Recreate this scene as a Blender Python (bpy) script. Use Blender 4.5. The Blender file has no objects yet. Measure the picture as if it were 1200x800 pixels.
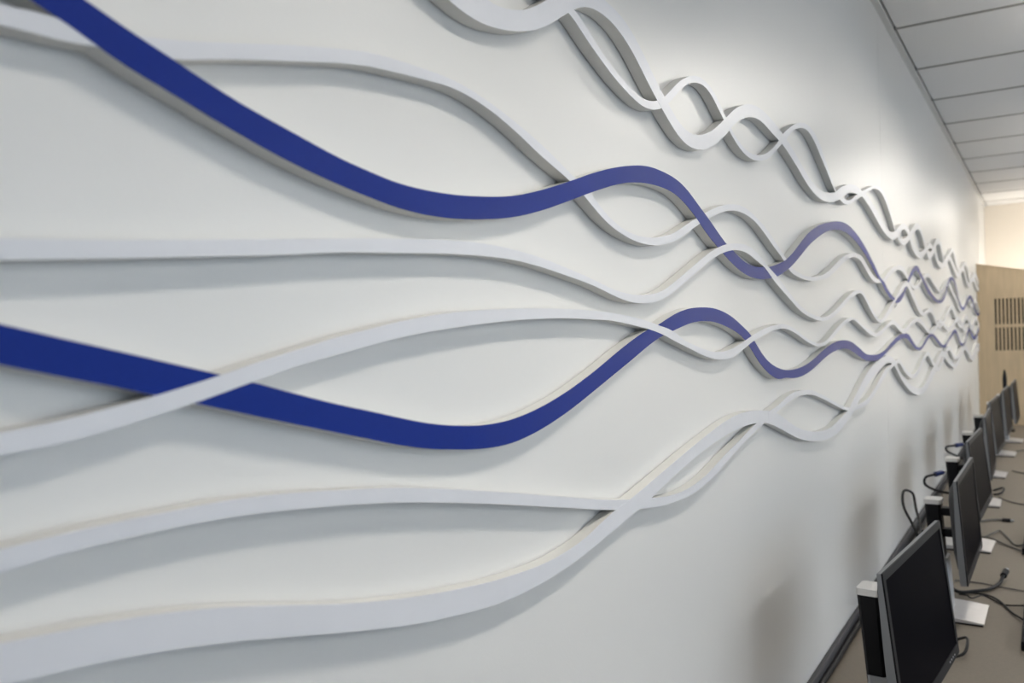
import bpy, bmesh, math, random
from mathutils import Vector, Matrix

# ---------------------------------------------------------------- camera
scene = bpy.context.scene
COL = scene.collection
CAM = Vector((0.48, 0.0, 1.576))
RIGHT = Vector((0.84716115, 0.53048923, -0.02998593))
DOWN = Vector((-0.02211279, -0.02118567, -0.99953099))
FWD = Vector((-0.5308757, 0.84742689, -0.00621708))
cam_data = bpy.data.cameras.new('camera')
cam_data.sensor_width = 36.0
cam_data.lens = 30.0
cam_data.clip_start = 0.02
cam_data.dof.use_dof = True
cam_data.dof.focus_distance = 1.25
cam_data.dof.aperture_fstop = 6.0
cam = bpy.data.objects.new('camera', cam_data)
m = Matrix.Identity(4)
for i in range(3):
    m[i][0] = RIGHT[i]; m[i][1] = -DOWN[i]; m[i][2] = -FWD[i]; m[i][3] = CAM[i]
cam.matrix_world = m
COL.objects.link(cam)
scene.camera = cam

# ---------------------------------------------------------------- world, exposure
world = bpy.data.worlds.new('world')
scene.world = world
world.use_nodes = True
bg = world.node_tree.nodes['Background']
bg.inputs['Color'].default_value = (0.66, 0.82, 1.0, 1)
bg.inputs['Strength'].default_value = 1.0
vs = scene.view_settings
vs.view_transform = 'Standard'
vs.look = 'None'
vs.gamma = 1.0
vs.use_curve_mapping = False
vs.exposure = 0.0

WALL_ROW_WATTS = 6.3
WALL_ROW_SPREAD = 140
FIXTURE_STRENGTH = 18.0
ROOM_LAMP_STRENGTH = 54.0
FIXTURE_COLOR = (1.0, 0.94, 0.85)
# lamp standing in the passage behind the wooden partition
ld = bpy.data.lights.new('passage_light', 'AREA')
ld.shape = 'RECTANGLE'; ld.size = 1.6; ld.size_y = 0.25; ld.energy = 17.0; ld.color = (1.0, 0.91, 0.79)
lo = bpy.data.objects.new('passage_light', ld)
lo.location = (1.0, 8.35, 1.75); lo.rotation_euler = (math.radians(100), 0, 0)
COL.objects.link(lo)

DESK_Z = 0.736
CEIL_Z = 2.678
BACK_Y = 9.35
PART_Y = 8.0
ROOM_X = 6.2
NEAR_Y = -3.2

# ---------------------------------------------------------------- helpers
def link(name, me, mat=None, parent=None, smooth=False):
    o = bpy.data.objects.new(name, me)
    COL.objects.link(o)
    if mat is not None and not me.materials:
        me.materials.append(mat)
    if parent is not None:
        o.parent = parent
    if smooth:
        for p in me.polygons:
            p.use_smooth = True
    return o

def empty(name, loc=(0, 0, 0), rz=0.0, parent=None):
    o = bpy.data.objects.new(name, None)
    o.empty_display_size = 0.05
    o.location = loc
    o.rotation_euler = (0, 0, rz)
    COL.objects.link(o)
    if parent is not None:
        o.parent = parent
    return o

def tag(o, label=None, cat=None, group=None, kind=None):
    if label: o['label'] = label
    if cat: o['category'] = cat
    if group: o['group'] = group
    if kind: o['kind'] = kind
    return o

def bm_mesh(bm, name):
    bmesh.ops.recalc_face_normals(bm, faces=bm.faces)
    me = bpy.data.meshes.new(name)
    bm.to_mesh(me); bm.free()
    return me

def add_box(bm, x0, x1, y0, y1, z0, z1, bevel=0.0, seg=2):
    r = bmesh.ops.create_cube(bm, size=1.0)
    vs_ = r['verts']
    for v in vs_:
        v.co = Vector(((x0 + x1) / 2 + v.co.x * (x1 - x0), (y0 + y1) / 2 + v.co.y * (y1 - y0), (z0 + z1) / 2 + v.co.z * (z1 - z0)))
    if bevel > 0:
        es = list({e for v in vs_ for e in v.link_edges})
        bmesh.ops.bevel(bm, geom=es, offset=bevel, segments=seg, profile=0.5, affect='EDGES')
    return vs_

def box_mesh(name, *a, **k):
    bm = bmesh.new(); add_box(bm, *a, **k)
    return bm_mesh(bm, name)

def box(name, mat, parent, *a, **k):
    return link(name, box_mesh(name, *a, **k), mat, parent)

def loft(bm, rings, close=True, caps=True):
    """rings: lists of points with equal count, joined to a skin"""
    R = [[bm.verts.new(p) for p in ring] for ring in rings]
    n = len(R[0])
    for a, b in zip(R[:-1], R[1:]):
        for i in range(n if close else n - 1):
            j = (i + 1) % n
            bm.faces.new((a[i], a[j], b[j], b[i]))
    if caps:
        bm.faces.new(R[0]); bm.faces.new(R[-1][::-1])
    return R

def catmull(pts, n=8):
    P = [Vector(p) for p in pts]
    P = [2 * P[0] - P[1]] + P + [2 * P[-1] - P[-2]]
    out = []
    for i in range(1, len(P) - 2):
        a, b, c, d = P[i - 1:i + 3]
        for k in range(n):
            t = k / n
            out.append(0.5 * ((2 * b) + (c - a) * t + (2 * a - 5 * b + 4 * c - d) * t * t + (3 * b - a - 3 * c + d) * t ** 3))
    out.append(P[-2])
    return out

def tube_mesh(name, pts, r, sides=8, n=8):
    C = catmull(pts, n)
    bm = bmesh.new(); rings = []
    up = Vector((0, 0, 1))
    for i, p in enumerate(C):
        t = (C[min(i + 1, len(C) - 1)] - C[max(i - 1, 0)]).normalized()
        s = t.cross(up)
        if s.length < 1e-3: s = t.cross(Vector((1, 0, 0)))
        s.normalize(); q = s.cross(t)
        rings.append([p + (s * math.cos(a) + q * math.sin(a)) * r for a in [2 * math.pi * k / sides for k in range(sides)]])
    loft(bm, rings)
    me = bm_mesh(bm, name)
    for p in me.polygons: p.use_smooth = True
    return me

# ---------------------------------------------------------------- materials
def mat(name, color, rough=0.5, metal=0.0, spec=0.5, coat=0.0, var=0.0, var_scale=8.0, bump=0.0, bump_scale=200.0, emit=None, stretch=None):
    M = bpy.data.materials.new(name)
    M.use_nodes = True
    nt = M.node_tree; N = nt.nodes; L = nt.links
    b = N['Principled BSDF']
    b.inputs['Base Color'].default_value = (*color, 1)
    b.inputs['Roughness'].default_value = rough
    b.inputs['Metallic'].default_value = metal
    b.inputs['Specular IOR Level'].default_value = spec
    b.inputs['Coat Weight'].default_value = coat
    tc = N.new('ShaderNodeTexCoord')
    src = tc.outputs['Object']
    if stretch:
        mp = N.new('ShaderNodeMapping'); mp.inputs['Scale'].default_value = stretch
        L.new(src, mp.inputs['Vector']); src = mp.outputs['Vector']
    if var > 0:
        nz = N.new('ShaderNodeTexNoise'); nz.inputs['Scale'].default_value = var_scale; nz.inputs['Detail'].default_value = 4
        L.new(src, nz.inputs['Vector'])
        rp = N.new('ShaderNodeValToRGB')
        rp.color_ramp.elements[0].position = 0.3; rp.color_ramp.elements[1].position = 0.7
        rp.color_ramp.elements[0].color = (*[c * (1 - var) for c in color], 1)
        rp.color_ramp.elements[1].color = (*[min(1, c * (1 + var)) for c in color], 1)
        L.new(nz.outputs['Fac'], rp.inputs['Fac']); L.new(rp.outputs['Color'], b.inputs['Base Color'])
    if bump > 0:
        nz = N.new('ShaderNodeTexNoise'); nz.inputs['Scale'].default_value = bump_scale; nz.inputs['Detail'].default_value = 2
        L.new(src, nz.inputs['Vector'])
        bp = N.new('ShaderNodeBump'); bp.inputs['Strength'].default_value = bump; bp.inputs['Distance'].default_value = 0.001
        L.new(nz.outputs['Fac'], bp.inputs['Height']); L.new(bp.outputs['Normal'], b.inputs['Normal'])
    if emit:
        b.inputs['Emission Color'].default_value = (*emit[0], 1)
        b.inputs['Emission Strength'].default_value = emit[1]
    return M

M_WALL = mat('wall_paint', (0.79, 0.785, 0.765), rough=0.35, spec=0.95, bump=0.12, bump_scale=260.0)
M_BACK = mat('cream_paint', (0.78, 0.72, 0.635), rough=0.6, bump=0.1, bump_scale=120.0)
M_NEAR = mat('grey_paint', (0.45, 0.45, 0.45), rough=0.7, bump=0.1, bump_scale=120.0)
M_RIB = mat('white_laminate', (0.76, 0.77, 0.81), rough=0.34, spec=0.7, var=0.01, var_scale=40)
M_CORE = mat('white_edge_paint', (0.74, 0.73, 0.70), rough=0.45, var=0.015, var_scale=60)
M_BLUE = mat('blue_laminate', (0.005, 0.027, 0.245), rough=0.36, spec=0.13, var=0.03, var_scale=300)
M_STRIP = mat('gap_shade_backing', (0.03, 0.03, 0.03), rough=0.9)  # dark colour deepens the shadow gap between ribbon and wall
M_TILE = mat('ceiling_tile', (0.88, 0.88, 0.88), rough=0.95, spec=0.1, var=0.03, var_scale=260, bump=0.5, bump_scale=300)
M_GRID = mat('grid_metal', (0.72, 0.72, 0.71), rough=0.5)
M_GRIDLIP = mat('cross_tee_grey', (0.33, 0.33, 0.31), rough=0.7)  # plain darker grey of the cross tees
M_WOOD = mat('light_wood_veneer', (0.58, 0.45, 0.29), rough=0.5, var=0.09, var_scale=3.0, stretch=(9, 9, 1.2))
M_GAP_SHADE = mat('gap_shade_grey', (0.065, 0.065, 0.07), rough=0.65, spec=0.3)  # dark tone for the shade in the gap between wall and desk
M_SLOT = mat('slot_dark', (0.03, 0.035, 0.03), rough=0.9)
M_DESK = mat('desk_laminate', (0.165, 0.137, 0.105), rough=0.55, var=0.05, var_scale=120)
M_FLOOR = mat('carpet', (0.22, 0.215, 0.21), rough=0.95, var=0.2, var_scale=150)
M_SILVER = mat('silver_plastic', (0.42, 0.43, 0.45), rough=0.38, metal=0.35)
M_FRAME = mat('grey_metal_frame', (0.23, 0.235, 0.245), rough=0.42, metal=0.3)
M_UP = mat('ceiling_fill_glow', (0.9, 0.9, 0.9), rough=0.6, emit=(FIXTURE_COLOR, 16.0))  # fill glow for the ceiling, added on top of the lamps
M_UP1 = mat('wall_row_ceiling_fill', (0.9, 0.9, 0.9), rough=0.6, emit=(FIXTURE_COLOR, 2.0))  # weaker ceiling fill on the row beside the wall
M_CAP = mat('pale_silver', (0.72, 0.71, 0.70), rough=0.35, metal=0.2)
M_BASE = mat('brushed_silver', (0.66, 0.65, 0.66), rough=0.32, metal=0.5, var=0.04, var_scale=30)
M_BLACK = mat('black_plastic', (0.008, 0.008, 0.010), rough=0.5, spec=0.2, bump=0.1, bump_scale=800)
M_BEZEL = mat('bezel_black', (0.009, 0.009, 0.011), rough=0.45, spec=0.12)
M_SCREEN = mat('dark_screen', (0.003, 0.003, 0.005), rough=0.3, spec=0.003)
M_CABLE = mat('cable_black', (0.008, 0.008, 0.009), rough=0.5, spec=0.2)
M_CABLEG = mat('cable_grey', (0.10, 0.095, 0.085), rough=0.5)
M_PLUGB = mat('plug_blue', (0.02, 0.035, 0.14), rough=0.4)
M_LAMP = mat('lamp_diffuser', (0.9, 0.9, 0.9), rough=0.6, emit=(FIXTURE_COLOR, FIXTURE_STRENGTH))
M_LAMP2 = mat('room_lamp_diffuser', (0.9, 0.9, 0.9), rough=0.6, emit=((0.93, 0.97, 1.0), ROOM_LAMP_STRENGTH))
M_HOUS = mat('lamp_housing', (0.75, 0.75, 0.75), rough=0.5)
M_LED = mat('button_print', (0.55, 0.56, 0.58), rough=0.4)

# front-face edge curves of the ribbons: distance along wall, lower and upper edge relative to eye height, in tenths of a millimetre
RIBBONS = {
 'A': [
 (-15753,2044,2348), (-15403,2044,2348), (-15053,2044,2348), (-14703,2044,2348), (-14353,2044,2348), (-14003,2044,2348), (-13653,2044,2348), (-13303,2044,2348), (-12953,2044,2348), (-12603,2044,2348), (-12253,2045,2348), (-11903,2045,2348), (-11553,2045,2348), (-11203,2045,2348),
 (-10853,2045,2349), (-10503,2045,2349), (-10153,2046,2349), (-9803,2046,2349), (-9453,2046,2350), (-9103,2047,2350), (-8753,2047,2351), (-8403,2048,2351), (-8053,2048,2352), (-7703,2049,2353), (-7353,2050,2354), (-7003,2051,2355), (-6653,2053,2356), (-6303,2054,2358),
 (-5953,2056,2359), (-5603,2058,2361), (-5253,2060,2364), (-4903,2063,2367), (-4553,2066,2370), (-4203,2070,2374), (-3853,2075,2378), (-3503,2080,2384), (-3153,2086,2390), (-2803,2094,2397), (-2453,2102,2406), (-2103,2112,2416), (-1753,2124,2427), (-1403,2138,2441),
 (-1053,2154,2457), (-703,2173,2476), (-353,2195,2499), (-3,2221,2525), (347,2252,2555), (697,2288,2591), (1047,2330,2633), (1397,2379,2683), (1747,2437,2740), (2097,2505,2808), (2447,2584,2887), (2797,2677,2981), (3147,2786,3090), (3497,2918,3215),
 (3617,2960,3263), (3737,3005,3315), (3857,3050,3367), (3977,3094,3419), (4097,3135,3467), (4217,3173,3510), (4337,3205,3546), (4457,3232,3575), (4577,3257,3598), (4697,3280,3616), (4817,3300,3631), (4937,3316,3642), (5057,3328,3649), (5177,3334,3652),
 (5297,3334,3652), (5417,3328,3649), (5537,3316,3643), (5657,3300,3634), (5777,3281,3622), (5897,3258,3607), (6017,3233,3589), (6137,3204,3567), (6257,3173,3542), (6377,3143,3512), (6497,3116,3482), (6617,3095,3451), (6737,3080,3419), (6857,3073,3387),
 (6977,3073,3356), (7097,3080,3336), (7217,3094,3330), (7337,3113,3338), (7457,3136,3356), (7577,3163,3383), (7697,3194,3416), (7817,3230,3458), (7937,3270,3509), (8057,3316,3569), (8177,3370,3636), (8297,3429,3708), (8417,3494,3782), (8537,3564,3854),
 (8657,3636,3923), (8777,3707,3986), (8897,3775,4043), (9017,3837,4092), (9137,3890,4131), (9257,3932,4160), (9377,3962,4179), (9497,3980,4188), (9617,3989,4190), (9737,3989,4188), (9857,3983,4183), (9977,3969,4175), (10097,3947,4164), (10217,3916,4146),
 (10337,3878,4120), (10457,3833,4085), (10577,3780,4041), (10697,3720,3989), (10817,3653,3929), (10937,3583,3864), (11057,3512,3794), (11179,3442,3720), (11302,3372,3643), (11426,3305,3567), (11552,3242,3496), (11679,3181,3429), (11807,3119,3364), (11937,3057,3298),
 (12068,3000,3235), (12201,2951,3178), (12335,2911,3133), (12471,2881,3099), (12608,2862,3078), (12747,2852,3069), (12887,2853,3073), (13029,2862,3088), (13172,2879,3113), (13317,2902,3145), (13464,2933,3184), (13612,2973,3231), (13761,3024,3284), (13913,3084,3346),
 (14066,3150,3417), (14221,3218,3493), (14377,3291,3572), (14535,3371,3652), (14695,3460,3735), (14857,3551,3818), (15020,3637,3898), (15185,3710,3969), (15352,3775,4030), (15521,3835,4084), (15692,3888,4134), (15865,3936,4177), (16039,3974,4213), (16215,4005,4241),
 (16394,4024,4261), (16574,4035,4272), (16756,4035,4274), (16941,4025,4269), (17127,4004,4259), (17316,3977,4243), (17506,3951,4222), (17699,3930,4198), (17893,3911,4171), (18090,3890,4141), (18289,3864,4105), (18490,3830,4064), (18694,3787,4018), (18899,3737,3969),
 (19107,3684,3917), (19317,3629,3863), (19530,3572,3806), (19745,3510,3744), (19962,3445,3679), (20181,3382,3615), (20461,3309,3542), (20741,3250,3478), (21021,3202,3424), (21301,3166,3386), (21581,3142,3363), (21861,3129,3353), (22141,3129,3357), (22421,3139,3375),
 (22701,3160,3402), (22981,3190,3435), (23261,3229,3470), (23541,3277,3519), (23821,3333,3596), (24101,3396,3687), (24381,3469,3768), (24661,3548,3833), (24941,3628,3891), (25221,3698,3944), (25501,3752,3992), (25781,3793,4030), (26061,3823,4057), (26341,3844,4074),
 (26621,3858,4083), (26901,3873,4084), (27181,3884,4076), (27461,3881,4066), (27741,3861,4062), (28021,3826,4060), (28301,3784,4046), (28581,3739,4015), (28861,3690,3971), (29141,3635,3922), (29421,3577,3873), (29701,3518,3822), (29981,3460,3768), (30261,3400,3712),
 (30541,3339,3655), (30821,3281,3599), (31101,3230,3540), (31381,3186,3475), (31661,3145,3411), (31941,3111,3361), (32221,3084,3330), (32501,3066,3314), (32781,3053,3308), (33061,3047,3313), (33341,3052,3326), (33621,3073,3350), (33901,3110,3391), (34181,3159,3452),
 (34461,3219,3529), (34741,3292,3608), (35021,3376,3680), (35301,3461,3751), (35581,3541,3815), (35861,3618,3864), (36141,3676,3899), (36421,3707,3922), (36701,3713,3933), (36981,3693,3934), (37261,3640,3923), (37541,3559,3889), (37821,3463,3823), (38101,3363,3734),
 (38381,3252,3642), (38661,3142,3557), (38941,3058,3472), (39221,3000,3389), (39501,2956,3312), (39781,2921,3239), (40061,2894,3185), (40341,2875,3154), (40621,2866,3142), (40901,2865,3143), (41181,2873,3153), (41461,2888,3171), (41741,2910,3199), (42021,2940,3236),
 (42301,2979,3279), (42581,3029,3329), (42861,3092,3386), (43141,3161,3450), (43421,3231,3515), (43701,3302,3575), (43981,3374,3632), (44261,3441,3690), (44541,3498,3745), (44821,3544,3792), (45101,3580,3825), (45381,3604,3842), (45661,3615,3842), (45941,3614,3827),
 (46221,3594,3799), (46501,3554,3762), (46781,3498,3715), (47061,3429,3653), (47341,3342,3577), (47621,3245,3498), (47901,3155,3430), (48181,3085,3375), (48461,3031,3328), (48741,2988,3287), (49021,2954,3254), (49301,2929,3230), (49581,2911,3214), (49861,2900,3205),
 (50141,2895,3204), (50421,2899,3210), (50701,2912,3224), (50981,2935,3248), (51261,2970,3280), (51541,3014,3320), (51821,3066,3365), (52101,3123,3416), (52381,3188,3471), (52661,3264,3535), (52941,3347,3608), (53221,3431,3684), (53501,3505,3755), (53781,3561,3816),
 (54061,3599,3860), (54341,3620,3889), (54621,3628,3907), (54901,3626,3914), (55181,3615,3912), (55461,3594,3899), (55741,3559,3878), (56021,3512,3845), (56301,3454,3796), (56581,3391,3735), (56861,3329,3669), (57141,3272,3604), (57421,3218,3547), (57701,3160,3495),
 (57981,3099,3443), (58261,3037,3391), (58541,2978,3343), (58821,2925,3299), (59101,2881,3262), (59381,2850,3233), (59661,2832,3213), (59941,2824,3200), (60221,2826,3191), (60501,2835,3188), (60781,2851,3193), (61061,2875,3205), (61341,2909,3227), (61621,2953,3263),
 (61901,3011,3313), (62181,3082,3374), (62461,3158,3441), (62741,3232,3507), (63021,3295,3566), (63301,3346,3616), (63581,3386,3659), (63861,3418,3697), (64141,3440,3729), (64421,3446,3749), (64701,3429,3752), (64981,3381,3732), (65261,3304,3687), (65541,3207,3619),
 (65821,3104,3541), (66101,3010,3460), (66381,2926,3383), (66661,2845,3303), (66941,2766,3218), (67221,2690,3130), (67501,2623,3047), (67781,2567,2973), (68061,2526,2914), (68341,2496,2872), (68621,2477,2844), (68901,2467,2827), (69181,2466,2818), (69461,2473,2819),
 (69741,2489,2829), (70021,2515,2848), (70301,2552,2879), (70581,2602,2924), (70861,2664,2983), (71141,2738,3054), (71421,2816,3132), (71701,2891,3210), (71981,2958,3284), (72261,3013,3348), (72541,3056,3395), (72821,3086,3428), (73101,3106,3449), (73381,3117,3461),
 (73661,3122,3466), (73941,3123,3465), (74221,3119,3459), (74501,3108,3448), (74781,3090,3430), (75061,3060,3400), (75341,3019,3357), (75621,2969,3305), (75901,2913,3246), (76181,2851,3182), (76461,2789,3117), (76741,2728,3053), (77021,2670,2994), (77301,2619,2941),
 (77581,2574,2897), (77861,2540,2867), (78141,2515,2848), (78421,2504,2838), (78701,2501,2837), (78981,2505,2843), (79261,2512,2854), (79541,2523,2867), (79800,2535,2880),
 ],
 'B': [
 (-15754,2228,2472), (-15404,2203,2447), (-15054,2178,2422), (-14704,2152,2396), (-14354,2126,2370), (-14004,2099,2343), (-13654,2072,2316), (-13304,2046,2290), (-12954,2020,2263), (-12604,1994,2238), (-12254,1969,2213), (-11904,1946,2189), (-11554,1923,2167), (-11204,1902,2146),
 (-10854,1883,2127), (-10504,1865,2109), (-10154,1849,2093), (-9804,1836,2080), (-9454,1824,2068), (-9104,1815,2059), (-8754,1808,2052), (-8404,1804,2048), (-8054,1802,2046), (-7704,1803,2046), (-7354,1806,2050), (-7004,1812,2055), (-6654,1820,2064), (-6304,1830,2074),
 (-5954,1843,2087), (-5604,1859,2103), (-5254,1877,2120), (-4904,1896,2140), (-4554,1918,2162), (-4204,1942,2186), (-3854,1968,2212), (-3504,1996,2240), (-3154,2025,2269), (-2804,2056,2300), (-2454,2088,2332), (-2104,2122,2366), (-1754,2158,2401), (-1404,2194,2438),
 (-1054,2232,2476), (-704,2272,2516), (-354,2313,2557), (-4,2356,2600), (346,2401,2645), (696,2449,2693), (1046,2499,2743), (1396,2554,2797), (1746,2612,2856), (2096,2676,2919), (2446,2745,2989), (2796,2823,3067), (3146,2910,3154), (3496,3008,3252),
 (3846,3119,3363), (4196,3249,3489), (4316,3292,3536), (4436,3337,3585), (4556,3383,3636), (4676,3429,3686), (4796,3474,3735), (4916,3517,3783), (5036,3558,3828), (5156,3596,3870), (5276,3630,3908), (5396,3661,3942), (5516,3689,3974), (5636,3716,4004),
 (5756,3741,4032), (5876,3764,4058), (5996,3785,4082), (6116,3803,4103), (6236,3820,4121), (6356,3833,4136), (6476,3845,4148), (6596,3855,4159), (6716,3863,4167), (6836,3869,4173), (6956,3873,4176), (7076,3875,4176), (7196,3874,4174), (7316,3870,4169),
 (7436,3863,4163), (7556,3854,4155), (7676,3842,4145), (7796,3830,4130), (7916,3818,4110), (8036,3806,4082), (8156,3794,4046), (8276,3782,4004), (8396,3772,3960), (8516,3765,3917), (8636,3758,3878), (8756,3746,3847), (8876,3719,3825), (8996,3677,3803),
 (9116,3623,3769), (9236,3568,3720), (9356,3517,3663), (9476,3470,3603), (9596,3425,3547), (9716,3381,3495), (9836,3337,3450), (9956,3297,3411), (10076,3260,3374), (10196,3227,3339), (10316,3197,3307), (10436,3170,3277), (10556,3145,3252), (10676,3124,3232),
 (10796,3107,3217), (10916,3098,3209), (11036,3097,3210), (11157,3105,3221), (11280,3122,3241), (11404,3148,3271), (11530,3183,3312), (11656,3228,3365), (11785,3285,3430), (11914,3354,3504), (12045,3434,3585), (12178,3519,3666), (12312,3604,3743), (12447,3684,3814),
 (12584,3755,3876), (12722,3816,3931), (12862,3867,3978), (13004,3908,4016), (13147,3939,4042), (13292,3958,4057), (13438,3964,4060), (13586,3953,4051), (13735,3923,4029), (13886,3872,3994), (14039,3804,3940), (14193,3729,3871), (14349,3652,3794), (14507,3577,3712),
 (14667,3504,3625), (14828,3435,3542), (14991,3372,3474), (15156,3316,3421), (15323,3269,3375), (15491,3232,3334), (15662,3207,3305), (15834,3193,3292), (16008,3190,3291), (16184,3197,3300), (16362,3213,3318), (16542,3237,3344), (16724,3269,3378), (16908,3308,3422),
 (17094,3358,3476), (17282,3419,3542), (17472,3492,3618), (17665,3575,3701), (17859,3665,3793), (18055,3761,3899), (18254,3852,4016), (18455,3936,4125), (18658,4027,4214), (18863,4134,4296), (19071,4244,4376), (19280,4334,4451), (19492,4403,4519), (19707,4461,4578),
 (19924,4511,4629), (20143,4550,4671), (20423,4580,4709), (20703,4577,4724), (20983,4542,4714), (21263,4473,4677), (21543,4372,4614), (21823,4258,4524), (22103,4145,4402), (22383,4033,4260), (22663,3916,4109), (22943,3795,3955), (23223,3677,3800), (23503,3574,3658),
 (23783,3491,3568), (24063,3426,3533), (24343,3380,3518), (24623,3358,3502), (24903,3364,3490), (25183,3389,3499), (25463,3428,3535), (25743,3480,3590), (26023,3539,3661), (26303,3604,3741), (26583,3675,3826), (26863,3747,3901), (27143,3818,3967), (27423,3886,4030),
 (27703,3954,4093), (27983,4023,4157), (28263,4093,4220), (28543,4166,4283), (28823,4239,4345), (29103,4304,4406), (29383,4360,4460), (29663,4409,4506), (29943,4445,4546), (30223,4470,4578), (30503,4483,4600), (30783,4480,4614), (31063,4462,4619), (31343,4429,4607),
 (31623,4376,4577), (31903,4302,4531), (32183,4211,4460), (32463,4114,4357), (32743,4013,4224), (33023,3905,4078), (33303,3784,3916), (33583,3639,3752), (33863,3487,3610), (34143,3375,3489), (34423,3302,3400), (34703,3238,3345), (34983,3168,3311), (35263,3109,3289),
 (35543,3073,3281), (35823,3056,3287), (36103,3057,3306), (36383,3076,3338), (36663,3112,3379), (36943,3161,3432), (37223,3221,3493), (37503,3294,3562), (37783,3376,3637), (38063,3455,3722), (38343,3529,3811), (38623,3601,3899), (38903,3673,3982), (39183,3747,4062),
 (39463,3827,4140), (39743,3906,4208), (40023,3974,4262), (40303,4032,4304), (40583,4076,4333), (40863,4098,4347), (41143,4094,4346), (41423,4068,4330), (41703,4023,4294), (41983,3957,4227), (42263,3868,4125), (42543,3748,4009), (42823,3598,3895), (43103,3467,3783),
 (43383,3381,3683), (43663,3293,3598), (43943,3171,3527), (44223,3082,3474), (44503,3046,3437), (44783,3043,3416), (45063,3058,3414), (45343,3088,3434), (45623,3135,3476), (45903,3196,3536), (46183,3271,3611), (46463,3362,3701), (46743,3465,3812), (47023,3569,3932),
 (47303,3666,4043), (47583,3759,4133), (47863,3850,4205), (48143,3936,4263), (48423,4009,4307), (48703,4061,4339), (48983,4094,4360), (49263,4108,4373), (49543,4099,4374), (49823,4054,4352), (50103,3964,4296), (50383,3833,4199), (50663,3661,4065), (50943,3454,3897),
 (51223,3259,3680), (51503,3117,3458), (51783,3038,3329), (52063,3024,3294), (52343,3060,3311), (52623,3116,3353), (52903,3176,3406), (53183,3236,3463), (53463,3303,3532), (53743,3379,3615), (54023,3460,3705), (54303,3541,3793), (54583,3618,3875), (54863,3692,3953),
 (55143,3767,4032), (55423,3849,4113), (55703,3934,4194), (55983,4018,4270), (56263,4094,4338), (56543,4158,4394), (56823,4202,4434), (57103,4221,4452), (57383,4205,4447), (57663,4153,4416), (57943,4072,4367), (58223,3975,4301), (58503,3867,4222), (58783,3745,4121),
 (59063,3617,4004), (59343,3503,3891), (59623,3420,3796), (59903,3359,3723), (60183,3315,3664), (60463,3282,3615), (60743,3257,3576), (61023,3238,3544), (61303,3224,3521), (61583,3217,3504), (61863,3219,3494), (62143,3228,3493), (62423,3244,3501), (62703,3269,3519),
 (62983,3303,3547), (63263,3350,3588), (63543,3406,3642), (63823,3469,3704), (64103,3534,3771), (64383,3599,3839), (64663,3660,3903), (64943,3716,3962), (65223,3771,4018), (65503,3826,4073), (65783,3878,4127), (66063,3923,4176), (66343,3951,4210), (66623,3954,4224),
 (66903,3927,4213), (67183,3873,4176), (67463,3799,4117), (67743,3714,4042), (68023,3625,3960), (68303,3534,3874), (68583,3435,3779), (68863,3324,3669), (69143,3209,3549), (69423,3104,3433), (69703,3020,3334), (69983,2961,3261), (70263,2925,3213), (70543,2906,3184),
 (70823,2899,3168), (71103,2903,3164), (71383,2914,3169), (71663,2930,3182), (71943,2954,3202), (72223,2986,3231), (72503,3029,3275), (72783,3083,3333), (73063,3146,3400), (73343,3212,3472), (73623,3280,3548), (73903,3345,3624), (74183,3406,3694), (74463,3460,3757),
 (74743,3500,3810), (75023,3527,3850), (75303,3542,3876), (75583,3547,3887), (75863,3543,3887), (76143,3533,3880), (76423,3518,3868), (76703,3498,3851), (76983,3473,3829), (77263,3443,3804), (77543,3406,3771), (77823,3361,3730), (78103,3309,3683), (78383,3252,3629),
 (78663,3190,3571), (78943,3126,3510), (79223,3059,3445), (79503,2992,3379), (79783,2925,3313), (79800,2921,3309),
 ],
 'C': [
 (-15781,938,1053), (-15431,910,1026), (-15081,883,999), (-14731,858,973), (-14381,833,949), (-14031,810,926), (-13681,789,905), (-13331,770,886), (-12981,753,869), (-12631,738,854), (-12281,726,841), (-11931,715,831), (-11581,708,824), (-11231,703,819),
 (-10881,700,816), (-10531,701,816), (-10181,704,819), (-9831,709,825), (-9481,717,833), (-9131,728,844), (-8781,741,857), (-8431,757,872), (-8081,775,890), (-7731,794,910), (-7381,816,932), (-7031,840,956), (-6681,866,981), (-6331,893,1008),
 (-5981,921,1037), (-5631,950,1066), (-5281,981,1097), (-4931,1012,1128), (-4581,1044,1159), (-4231,1076,1191), (-3881,1108,1224), (-3531,1141,1256), (-3181,1173,1289), (-2831,1205,1321), (-2481,1238,1353), (-2131,1270,1386), (-1781,1302,1417), (-1431,1333,1449),
 (-1081,1365,1481), (-731,1397,1513), (-381,1430,1546), (-31,1463,1579), (319,1498,1614), (669,1534,1650), (1019,1574,1689), (1369,1616,1732), (1489,1631,1747), (1609,1647,1763), (1729,1662,1778), (1849,1676,1791), (1969,1687,1801), (2089,1695,1808),
 (2209,1703,1813), (2329,1710,1819), (2449,1718,1828), (2569,1724,1841), (2689,1725,1846), (2809,1733,1842), (2929,1747,1846), (3049,1758,1858), (3169,1769,1877), (3289,1782,1898), (3409,1799,1918), (3529,1822,1943), (3649,1853,1970), (3769,1886,2000),
 (3889,1918,2029), (4009,1948,2058), (4129,1976,2088), (4249,2004,2117), (4369,2031,2146), (4489,2059,2174), (4609,2087,2202), (4729,2115,2229), (4849,2142,2255), (4969,2168,2279), (5089,2191,2303), (5209,2213,2325), (5329,2232,2344), (5449,2246,2357),
 (5569,2257,2367), (5689,2268,2375), (5809,2279,2382), (5929,2289,2388), (6049,2299,2392), (6169,2307,2396), (6289,2315,2398), (6409,2319,2398), (6529,2319,2394), (6649,2312,2385), (6769,2301,2372), (6889,2285,2355), (7009,2265,2337), (7129,2241,2316),
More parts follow.
